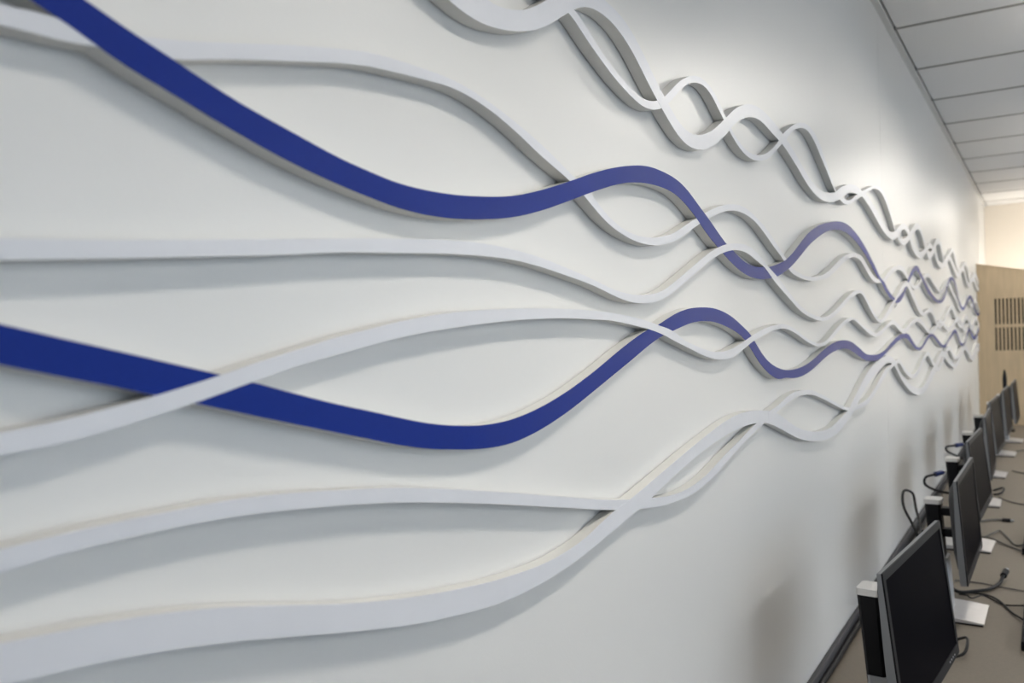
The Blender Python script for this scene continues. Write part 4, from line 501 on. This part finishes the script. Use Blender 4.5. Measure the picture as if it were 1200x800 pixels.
SEAM_Y = 3.245
wall = tag(empty('wall_left', (0, 0, 0)), 'long white painted wall carrying the wave ribbons', kind='structure')
box('wall_core', M_WALL, wall, -0.15, -0.013, NEAR_Y, BACK_Y, 0.0, CEIL_Z + 0.12)
pan = [NEAR_Y, SEAM_Y, BACK_Y]
for a, b in zip(pan[:-1], pan[1:]):
    o = box('wall_panel', M_WALL, wall, -0.0128, 0.0, a + 0.001, b - 0.001, 0.0, CEIL_Z + 0.1)

tag(box('wall_back', M_BACK, None, -0.15, ROOM_X, BACK_Y, BACK_Y + 0.12, 0.0, CEIL_Z + 0.12), 'cream painted end wall glowing above the wooden partition', kind='structure')

tag(box('wall_near', M_NEAR, None, -0.15, ROOM_X, NEAR_Y - 0.12, NEAR_Y, 0.0, CEIL_Z + 0.12), 'plain grey end wall behind the camera', kind='structure')

# ceiling: lay-in panels between cross tees
ceil = tag(empty('ceiling', (0, 0, CEIL_Z)), 'suspended ceiling of grey lay-in panels with metal tees', kind='structure')
PITCH = 0.61
y0 = 3.49 - PITCH * 11
ys = []
y = y0
while y < BACK_Y - 0.05:
    ys.append(y); y += PITCH
edges_y = [NEAR_Y] + [v for v in ys if v > NEAR_Y + 0.05] + [BACK_Y]
cols = [0.022, 1.242, 2.462, 3.682, 4.902, ROOM_X]
tile_me = {}
for cx0, cx1 in zip(cols[:-1], cols[1:]):
    for ya, yb in zip(edges_y[:-1], edges_y[1:]):
        w, d = cx1 - cx0 - 0.012, yb - ya - 0.012
        key = (round(w, 3), round(d, 3))
        if key not in tile_me:
            tile_me[key] = box_mesh('ceiling_panel', -w / 2, w / 2, -d / 2, d / 2, 0.0, 0.016, bevel=0.002, seg=1)
        o = link('ceiling_panel', tile_me[key], M_TILE, ceil)
        o.location = ((cx0 + cx1) / 2, (ya + yb) / 2, 0.004)
tee_me = {}
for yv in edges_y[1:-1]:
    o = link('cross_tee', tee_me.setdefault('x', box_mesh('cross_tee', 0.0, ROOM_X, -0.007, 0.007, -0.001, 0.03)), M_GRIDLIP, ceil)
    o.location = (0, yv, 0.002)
for xv in cols[1:-1]:
    o = link('main_tee', tee_me.setdefault('y', box_mesh('main_tee', -0.008, 0.008, NEAR_Y, BACK_Y, -0.0015, 0.03)), M_GRID, ceil)
    o.location = (xv, 0, 0.002)
box('wall_angle', M_GRID, ceil, 0.0, 0.022, NEAR_Y, BACK_Y, -0.003, 0.02)
box('deck_above', M_TILE, ceil, -0.1, ROOM_X, NEAR_Y, BACK_Y, 0.12, 0.2)

# rows of linear ceiling lamps
def fixture(x, y, lamp, L=1.2, w=0.15):
    drop = 0.30 if lamp is None else 0.13
    o = empty('ceiling_light', (x, y, CEIL_Z - drop))
    for s in (-1, 1):
        box('stem', M_HOUS, o, -0.006, 0.006, s * L * 0.35 - 0.006, s * L * 0.35 + 0.006, 0.0, drop)
    box('upper_fill_glow', M_UP1 if x < 1 else M_UP, o, -w / 2 + 0.012, w / 2 - 0.012, -L / 2 + 0.01, L / 2 - 0.01, 0.0, 0.003)  # added upward glow, brightens the ceiling
    box('housing', M_HOUS, o, -w / 2, w / 2, -L / 2, L / 2, -0.05, 0.0, bevel=0.004, seg=1)
    for s in (-1, 1):
        box('shading_baffle', M_HOUS, o, s * w / 2 - 0.003, s * w / 2 + 0.003, -L / 2, L / 2, -0.072, -0.045)  # unseen skirts, added to cut lamp light off the upper wall
    if lamp is None:      # louvred tubes beside the wall: a narrower downward beam
        l = bpy.data.lights.new('lamp_tube', 'AREA')
        l.shape = 'RECTANGLE'; l.size = 0.11; l.size_y = L - 0.04
        l.energy = WALL_ROW_WATTS; l.color = FIXTURE_COLOR; l.spread = math.radians(WALL_ROW_SPREAD)
        t = bpy.data.objects.new('lamp_tube', l); COL.objects.link(t)
        t.parent = o; t.location = (0, 0, -0.058)
        lamp = M_HOUS
    box('diffuser', lamp, o, -w / 2 + 0.008, w / 2 - 0.008, -L / 2 + 0.01, L / 2 - 0.01, -0.056, -0.05)
    return o
LAMP_ROWS = [(0.66, 'in the row beside the ribbon wall'), (3.2, 'in the second row from the ribbon wall'), (5.4, 'in the third row from the ribbon wall')]
LAMP_Y = [0.9, 3.3, 5.8, 8.4]
for lx, grp in LAMP_ROWS:
    for ly in LAMP_Y:
        if lx < 1 and ly > 8: ly = 7.8
        tag(fixture(lx if ly > 2 or lx > 1 else 0.60, ly, M_LAMP2 if lx > 1 else (None if ly < 2 else M_LAMP)), 'slim white linear ceiling lamp, ' + grp, 'ceiling lamp', 'ceiling lamps ' + grp)

# wooden partition with slotted grille
def partition():
    root = empty('wooden_partition', (0, PART_Y, 0))
    tag(root, 'light wood partition with sloping top and slotted grille at desk end', 'partition')
    X1 = 0.62
    top = lambda x: CAM.z + 0.472 - 0.205 * x
    xs = [0.0]
    sx = 0.126
    slots = []
    for k in range(16):
        slots.append((sx + 0.0272 * k, sx + 0.0272 * k + 0.0125))
    for a, b in slots: xs += [a, b]
    xs += [X1]
    zr = [(CAM.z - 0.236, CAM.z - 0.048), (CAM.z - 0.022, CAM.z + 0.188)]
    zs = [0.0, zr[0][0], zr[0][1], zr[1][0], zr[1][1], None]
    t = 0.045
    bm = bmesh.new()
    for i in range(len(xs) - 1):
        for j in range(len(zs) - 1):
            is_slot = (i % 2 == 1) and j in (1, 3)
            if is_slot: continue
            a, b = xs[i], xs[i + 1]
            za = zs[j]
            zt = (zs[j + 1],) * 2 if zs[j + 1] is not None else (top(a), top(b))
            P = [(a, 0, za), (b, 0, za), (b, 0, zt[1]), (a, 0, zt[0])]
            f = [bm.verts.new(p) for p in P]; g = [bm.verts.new((p[0], t, p[2])) for p in P]
            bm.faces.new(f); bm.faces.new(g[::-1])
            for k in range(4):
                # skip walls shared with a neighbouring solid cell
                def solid(ii, jj):
                    if ii < 0 or jj < 0 or ii >= len(xs) - 1 or jj >= len(zs) - 1: return False
                    return not ((ii % 2 == 1) and jj in (1, 3))
                nb = [(i, j - 1), (i + 1, j), (i, j + 1), (i - 1, j)][k]
                if solid(*nb): continue
                l = (k + 1) % 4
                bm.faces.new((f[k], g[k], g[l], f[l]))
    bmesh.ops.remove_doubles(bm, verts=bm.verts, dist=1e-5)
    link('panel', bm_mesh(bm, 'panel'), M_WOOD, root)
    box('slot_backing', M_SLOT, root, 0.11, 0.58, t + 0.001, t + 0.012, CAM.z - 0.26, CAM.z + 0.21)
    bm = bmesh.new()
    loft(bm, [[(0.0, -0.004, top(0) - 0.001), (0.0, t + 0.004, top(0) - 0.001), (0.0, t + 0.004, top(0) + 0.010), (0.0, -0.004, top(0) + 0.010)],
              [(X1, -0.004, top(X1) - 0.001), (X1, t + 0.004, top(X1) - 0.001), (X1, t + 0.004, top(X1) + 0.010), (X1, -0.004, top(X1) + 0.010)]])
    link('top_edge', bm_mesh(bm, 'top_edge'), M_WOOD, root)
partition()

# ---------------------------------------------------------------- wave ribbons
T_RIB = 0.0365 * 0.48
LAYER = dict(A=7, B=5, C=0, D=2, E=4, F=3, G=0, H=0, I=2)
LABEL = dict(
    A='broad white wave ribbon topmost on the wall, high crests and deep troughs',
    B='thin white wave ribbon braided through the topmost broad white ribbon',
    C='thin white wave ribbon passing behind the upper blue ribbon',
    D='upper of the two blue wave ribbons, steep royal blue band',
    E='white wave ribbon running level between the two blue ribbons',
    F='thin white wave ribbon crossing over the lower blue ribbon',
    G='lower of the two blue wave ribbons, royal blue band',
    H='thin white wave ribbon braided with the lowest broad white ribbon',
    I='lowest broad white wave ribbon sweeping up from near the desk')

def strip(pts, x0, x1, inset=0.0, ya=None, yb=None):
    """solid band between the lower and upper edge curves, from depth x0 to x1"""
    bm = bmesh.new(); rings = []
    for u, vb, vt in pts:
        if ya is not None and u < ya: continue
        if yb is not None and u > yb: continue
        rings.append([(x1, u, vb + inset), (x1, u, vt - inset), (x0, u, vt - inset), (x0, u, vb + inset)])
    loft(bm, rings)
    return bm

def at(pts, y):
    for p, q in zip(pts[:-1], pts[1:]):
        if p[0] <= y <= q[0]:
            t = (y - p[0]) / (q[0] - p[0])
            return tuple(a + (b - a) * t for a, b in zip(p, q))

for key in 'IHGFEDCBA':
    raw = RIBBONS[key]
    pts = [(u / 1e4, CAM.z + vb / 1e4, CAM.z + vt / 1e4) for u, vb, vt in raw]
    root = empty('wave_ribbon', (0, pts[0][0], pts[0][1]))
    tag(root, LABEL[key], 'wave ribbon', 'wave ribbons on the white wall')
    oy, oz = pts[0][0], pts[0][1]
    loc = [(u - oy, vb - oz, vt - oz) for u, vb, vt in pts]
    t = T_RIB + LAYER[key] * 0.00012
    face_m = M_BLUE if key in 'DG' else M_RIB
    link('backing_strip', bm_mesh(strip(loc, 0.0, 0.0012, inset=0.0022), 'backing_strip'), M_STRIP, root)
    link('body', bm_mesh(strip(loc, 0.0012, t - 0.0007), 'body'), M_CORE, root)
    if key in 'FI':
        ys_ = {'F': 1.640, 'I': 1.672}[key] - oy
        g = 0.0004
        a = [p for p in loc if p[0] < ys_ - g] + [at(loc, ys_ - g)]
        b = [at(loc, ys_ + g)] + [p for p in loc if p[0] > ys_ + g]
        for seg in (a, b):
            link('face', bm_mesh(strip(seg, t - 0.0007, t), 'face'), face_m, root)
    else:
        link('face', bm_mesh(strip(loc, t - 0.0007, t), 'face'), face_m, root)

# ---------------------------------------------------------------- desk
desk = empty('desk', (0, 0, 0))
tag(desk, 'long taupe laminate desk running along the ribbon wall', 'desk')
DX0, DX1, DY0, DY1 = 0.02, 0.80, 0.9, PART_Y - 0.003
box('worktop', M_DESK, desk, DX0, DX1, DY0, DY1, DESK_Z - 0.03, DESK_Z, bevel=0.002, seg=1)
for k in range(6):
    yl = DY0 + 0.05 + k * (DY1 - DY0 - 0.14) / 5
    box('leg', M_SILVER, desk, 0.08, 0.72, yl, yl + 0.04, 0.0, DESK_Z - 0.03)
box('modesty_panel', M_DESK, desk, 0.07, 0.088, DY0 + 0.03, DY1 - 0.03, 0.25, DESK_Z - 0.03)

tag(box('shade_strip_1', M_GAP_SHADE, None, 0.0004, 0.013, DY0, DY1, DESK_Z - 0.03, DESK_Z + 0.034, bevel=0.003), 'dark grey strip standing in for shade in the gap behind the desk edge', kind='structure')  # added strip, its dark colour stands in for gap shade

# ---------------------------------------------------------------- monitors
W, H = 0.475, 0.276
def build_monitor(loc, rz, tilt, label, group='monitors on the desk', raise_z=0.0):
    root = empty('monitor', loc, rz)
    tag(root, label, 'monitor', group)
    # base plate: thin, front edge dipping
    bm = bmesh.new()
    prof = [(-0.10, 0.0), (-0.10, 0.016), (-0.03, 0.018), (0.05, 0.013), (0.10, 0.008), (0.10, 0.004), (0.0, 0.0)]
    loft(bm, [[(x, s, z) for x, z in prof] for s in (-0.095, 0.095)])
    base = link('base', bm_mesh(bm, 'base'), M_BASE, root)
    box('base_rim', M_BLACK, base, -0.101, 0.097, -0.096, 0.096, 0.0, 0.0045)
    # lower silver sleeve of the leaning column
    def slab(z0, z1, xa0, xb0, xa1, xb1, hw0, hw1, c=0.006):
        bm = bmesh.new()
        def ring(z, xa, xb, hw):
            return [(xa + c, -hw, z), (xb - c, -hw, z), (xb, -hw + c, z), (xb, hw - c, z), (xb - c, hw, z), (xa + c, hw, z), (xa, hw - c, z), (xa, -hw + c, z)]
        loft(bm, [ring(z0, xa0, xb0, hw0), ring(z1, xa1, xb1, hw1)])
        return bm
    col = link('column', bm_mesh(slab(0.012, 0.165, -0.026, 0.018, -0.034, 0.008, 0.036, 0.033), 'column'), M_SILVER, root)
    rail = link('column_rail', bm_mesh(slab(0.12, 0.318, -0.032, 0.003, -0.050, -0.009, 0.031, 0.031), 'column_rail'), M_BLACK, root)
    bm = slab(0.318, 0.330, -0.052, -0.006, -0.052, -0.006, 0.033, 0.030)
    link('cap', bm_mesh(bm, 'cap'), M_CAP, rail)
    # arms between rail and panel
    for z in (0.235, 0.296):
        box('arm', M_BLACK, root, -0.02, 0.045, -0.018, 0.018, z - 0.012, z + 0.010, bevel=0.003, seg=1)
    # panel, built upright around its own middle and tilted back
    z_mid = 0.284 + raise_z
    piv = empty('panel', (0.064, 0, z_mid), 0, root)
    piv.rotation_euler = (0, -math.radians(tilt), 0)
    n = 14
    bm = bmesh.new(); rings = []
    hw = W / 2
    for k in range(n + 1):
        s = k / n
        z = -H / 2 + H * s
        d = 0.006 + 0.010 * math.sin(math.pi * min(1, (1 - s) * 0.55 + 0.03))
        rings.append([(0.0, -hw, z), (0.0, hw, z), (-d, hw, z), (-d, -hw, z)])
    loft(bm, rings)
    es = [e for e in bm.edges if e.calc_length() > H * 0.9]
    link('frame', bm_mesh(bm, 'frame'), M_FRAME, piv)
    # bulging back shell
    bm = bmesh.new(); rings = []
    for d, sc in ((0.003, 0.99), (0.009, 0.96), (0.024, 0.80), (0.034, 0.6), (0.036, 0.4)):
        a, b = hw * sc, H / 2 * sc
        c = 0.03 * sc
        ring = []
        for cx, cz, a0 in ((a - c, b - c, 0), (-a + c, b - c, 90), (-a + c, -b + c, 180), (a - c, -b + c, 270)):
            for q in range(5):
                an = math.radians(a0 + 22.5 * q)
                ring.append((-d, cx + c * math.cos(an), cz + c * math.sin(an)))
        rings.append(ring)
    loft(bm, rings)
    link('back_shell', bm_mesh(bm, 'back_shell'), M_BLACK, piv)
    # black front bezel: four bars
    bz = 0.014
    bm = bmesh.new()
    add_box(bm, 0.0, 0.003, -hw, hw, H / 2 - bz, H / 2)
    add_box(bm, 0.0, 0.003, -hw, hw, -H / 2, -H / 2 + 0.021)
    add_box(bm, 0.0, 0.003, -hw, -hw + bz, -H / 2 + 0.021, H / 2 - bz)
    add_box(bm, 0.0, 0.003, hw - bz, hw, -H / 2 + 0.021, H / 2 - bz)
    link('bezel', bm_mesh(bm, 'bezel'), M_BEZEL, piv)
    box('screen', M_SCREEN, piv, 0.0, 0.0012, -hw + bz, hw - bz, -H / 2 + 0.021, H / 2 - bz)
    bm = bmesh.new()
    for k in range(4):
        add_box(bm, 0.003, 0.0036, hw - 0.05 - k * 0.016, hw - 0.046 - k * 0.016, -H / 2 + 0.008, -H / 2 + 0.011)
    link('buttons', bm_mesh(bm, 'buttons'), M_LED, piv)
    return root

SPOTS = [
    (0.207, 1.78, -5.0, 6.5, 'black screened monitor turned outward from the wall, seventh from the wooden partition'),
    (0.218, 2.76, -0.8, 4, 'monitor sixth from the wooden partition, thick black plug cord beside its silver base'),
    (0.196, 3.62, -1.8, 6.5, 'monitor fifth from the wooden partition, wavy grey cord beside its base'),
    (0.186, 4.50, 0.5, 4, 'monitor fourth from the wooden partition on the long desk'),
    (0.180, 5.34, -2.0, 6, 'monitor third from the wooden partition on the long desk'),
    (0.200, 6.20, -1.5, 4, 'monitor second from the wooden partition on the long desk'),
    (0.226, 6.90, -1.0, 4, 'monitor closest to the wooden partition on the long desk'),
]
for x, y, a, tl, lab in SPOTS:
    build_monitor((x, y, DESK_Z), math.radians(a), tl, lab)

# dark upright stand beyond the last monitor
st = empty('upright_stand', (0.20, 7.55, DESK_Z))
tag(st, 'dark upright stand rising above the last monitor by the wooden partition', 'stand')
box('foot', M_BLACK, st, -0.06, 0.06, -0.06, 0.06, 0.0, 0.012, bevel=0.004)
bm = bmesh.new()
loft(bm, [[(sx * r + 0.0, sy * r * 1.2, z) for sx, sy in ((-1, -.4), (-.4, -1), (.4, -1), (1, -.4), (1, .4), (.4, 1), (-.4, 1), (-1, .4))] for r, z in ((0.010, 0.012), (0.010, 0.30), (0.014, 0.34), (0.015, 0.40), (0.011, 0.44), (0.004, 0.47))])
link('post', bm_mesh(bm, 'post'), M_BLACK, st)

# ---------------------------------------------------------------- keyboards
def keyboard(x, y, label, rz=0.0):
    root = empty('keyboard', (x, y, DESK_Z), rz)
    tag(root, label, 'keyboard', 'black keyboards on the desk')
    bm = bmesh.new()
    prof = [(0.0, 0.0), (0.0, 0.022), (0.012, 0.026), (0.15, 0.012), (0.15, 0.0)]
    loft(bm, [[(px, s, pz) for px, pz in prof] for s in (-0.225, 0.225)])
    link('body', bm_mesh(bm, 'body'), M_BLACK, root)
    for r in range(6):
        bm = bmesh.new()
        kx = 0.016 + r * 0.021
        kz = 0.026 - (kx - 0.012) * 0.1014
        for c in range(21):
            ky = -0.215 + c * 0.0205
            add_box(bm, kx, kx + 0.017, ky, ky + 0.0175, kz - 0.004, kz + 0.006)
        link('key_row', bm_mesh(bm, 'key_row'), M_BEZEL, root)
keyboard(0.408, 2.74, 'black keyboard with a black cord running to its end')
keyboard(0.392, 3.78, 'black keyboard with grey cords running to its end', math.radians(-1))

# ---------------------------------------------------------------- cables
def cable(pts, r, m, label, n=8, plug=None, name='cable'):
    P = [Vector((x, y, DESK_Z + z)) for x, y, z in pts]
    o = P[0].copy()
    root = empty(name, o)
    tag(root, label, 'cable', 'cables lying on the desk')
    link('cord', tube_mesh('cord', [p - o for p in P], r, n=n), m, root)
    if plug:
        L, rr, pm = plug
        d = (P[-1] - P[-2]).normalized(); e = P[-1] - o
        link('plug', tube_mesh('plug', [e, e + d * L * 0.4, e + d * L * 0.8, e + d * L], rr, n=3), pm, root)
        link('plug_tip', tube_mesh('plug_tip', [e + d * L, e + d * (L + 0.006), e + d * (L + 0.012)], rr * 0.6, n=2), M_SILVER, root)
    return root

random.seed(4)
# thick black cord in the gap along the wall
pts = []
y = 1.9
while y < 7.6:
    pts.append((0.030 + 0.009 * math.sin(y * 2.3) + random.uniform(-.004, .004), y, 0.008 + 0.006 * max(0, math.sin(y * 3.1))))
    y += 0.16
cable(pts, 0.0075, M_CABLE, 'thick black cord running along the foot of the white wall', n=4)
CB = DESK_Z
cable([(0.20, 2.93, 0.03), (0.235, 2.95, 0.010), (0.27, 2.985, 0.007), (0.31, 3.03, 0.007), (0.335, 3.10, 0.010), (0.345, 3.15, 0.022)], 0.0055, M_CABLE, 'thick black cord ending in a raised plug beside a silver monitor base', plug=(0.035, 0.010, M_BLACK))
cable([(0.21, 3.10, 0.004), (0.28, 3.10, 0.004), (0.34, 3.08, 0.004), (0.45, 3.05, 0.004)], 0.0022, M_CABLEG, 'thin straight grey cord crossing the desk behind the raised plug')
cable([(0.235, 2.94, 0.006), (0.26, 2.88, 0.022), (0.275, 2.86, 0.021), (0.30, 2.92, 0.016), (0.33, 2.92, 0.004), (0.36, 2.89, 0.004), (0.409, 2.90, 0.006)], 0.0024, M_CABLE, 'thin black cord draped over a silver monitor base')
cable([(0.25, 2.97, 0.006), (0.31, 2.97, 0.004), (0.345, 2.92, 0.004), (0.375, 2.83, 0.004), (0.409, 2.75, 0.008)], 0.0026, M_CABLE, 'black keyboard cord bending beside the raised plug cord')
cable([(0.26, 3.78, 0.004), (0.283, 3.84, 0.008), (0.305, 3.90, 0.006), (0.335, 3.80, 0.004), (0.365, 3.68, 0.004), (0.393, 3.70, 0.006)], 0.0032, M_CABLEG, 'grey wavy cord arching up beside a silver monitor base')
cable([(0.24, 3.74, 0.012), (0.283, 3.735, 0.010), (0.33, 3.68, 0.004), (0.393, 3.58, 0.006)], 0.0032, M_CABLEG, 'grey cord passing over a silver monitor base to a keyboard')
cable([(0.22, 4.06, 0.004), (0.26, 4.10, 0.006), (0.285, 4.12, 0.006), (0.305, 4.12, 0.006)], 0.0042, M_CABLEG, 'grey cord ending in a slim black plug flat on the desk', plug=(0.03, 0.008, M_BLACK))
cable([(0.27, 4.60, 0.015), (0.32, 4.56, 0.004), (0.40, 4.50, 0.004), (0.50, 4.46, 0.004)], 0.003, M_CABLEG, 'grey cord crossing base of monitor fourth from the wooden partition')
cable([(0.25, 2.50, 0.004), (0.282, 2.52, 0.012), (0.292, 2.44, 0.022), (0.287, 2.39, 0.014), (0.262, 2.38, 0.004), (0.23, 2.40, 0.004)], 0.0036, M_CABLE, 'short black cord loop beside the outward turned black monitor')
cable([(0.24, 4.84, 0.004), (0.275, 4.88, 0.012), (0.287, 4.80, 0.02), (0.275, 4.72, 0.012), (0.245, 4.72, 0.004)], 0.0045, M_CABLE, 'black cord loop beside monitor fourth from the wooden partition')
cable([(0.30, 5.52, 0.004), (0.34, 5.46, 0.004), (0.42, 5.40, 0.004), (0.5, 5.38, 0.004)], 0.003, M_CABLEG, 'grey cord beside monitor third from the wooden partition')
cable([(0.30, 6.36, 0.004), (0.34, 6.42, 0.004), (0.42, 6.32, 0.004), (0.5, 6.34, 0.004)], 0.004, M_CABLEG, 'grey cord beside monitor second from the wooden partition')
# standing loop and signal leads behind the second and third panels
cable([(0.155, 2.77, 0.16), (0.13, 2.82, 0.22), (0.09, 2.90, 0.27), (0.08, 2.98, 0.305), (0.10, 3.03, 0.29), (0.115, 2.98, 0.25), (0.14, 2.88, 0.215), (0.155, 2.80, 0.22)], 0.0042, M_CABLE, 'black cord standing in a tall loop by the white wall')
cable([(0.17, 3.58, 0.20), (0.135, 3.42, 0.235), (0.105, 3.33, 0.27), (0.105, 3.34, 0.295), (0.13, 3.40, 0.298)], 0.0045, M_CABLE, 'black signal lead with blue plug, beside the tall cord loop', plug=(0.045, 0.0095, M_PLUGB))
cable([(0.16, 4.46, 0.20), (0.13, 4.30, 0.24), (0.10, 4.17, 0.28), (0.10, 4.16, 0.30), (0.13, 4.22, 0.30)], 0.0045, M_CABLE, 'black signal lead with blue plug, behind monitor fourth from partition', plug=(0.045, 0.0095, M_PLUGB))
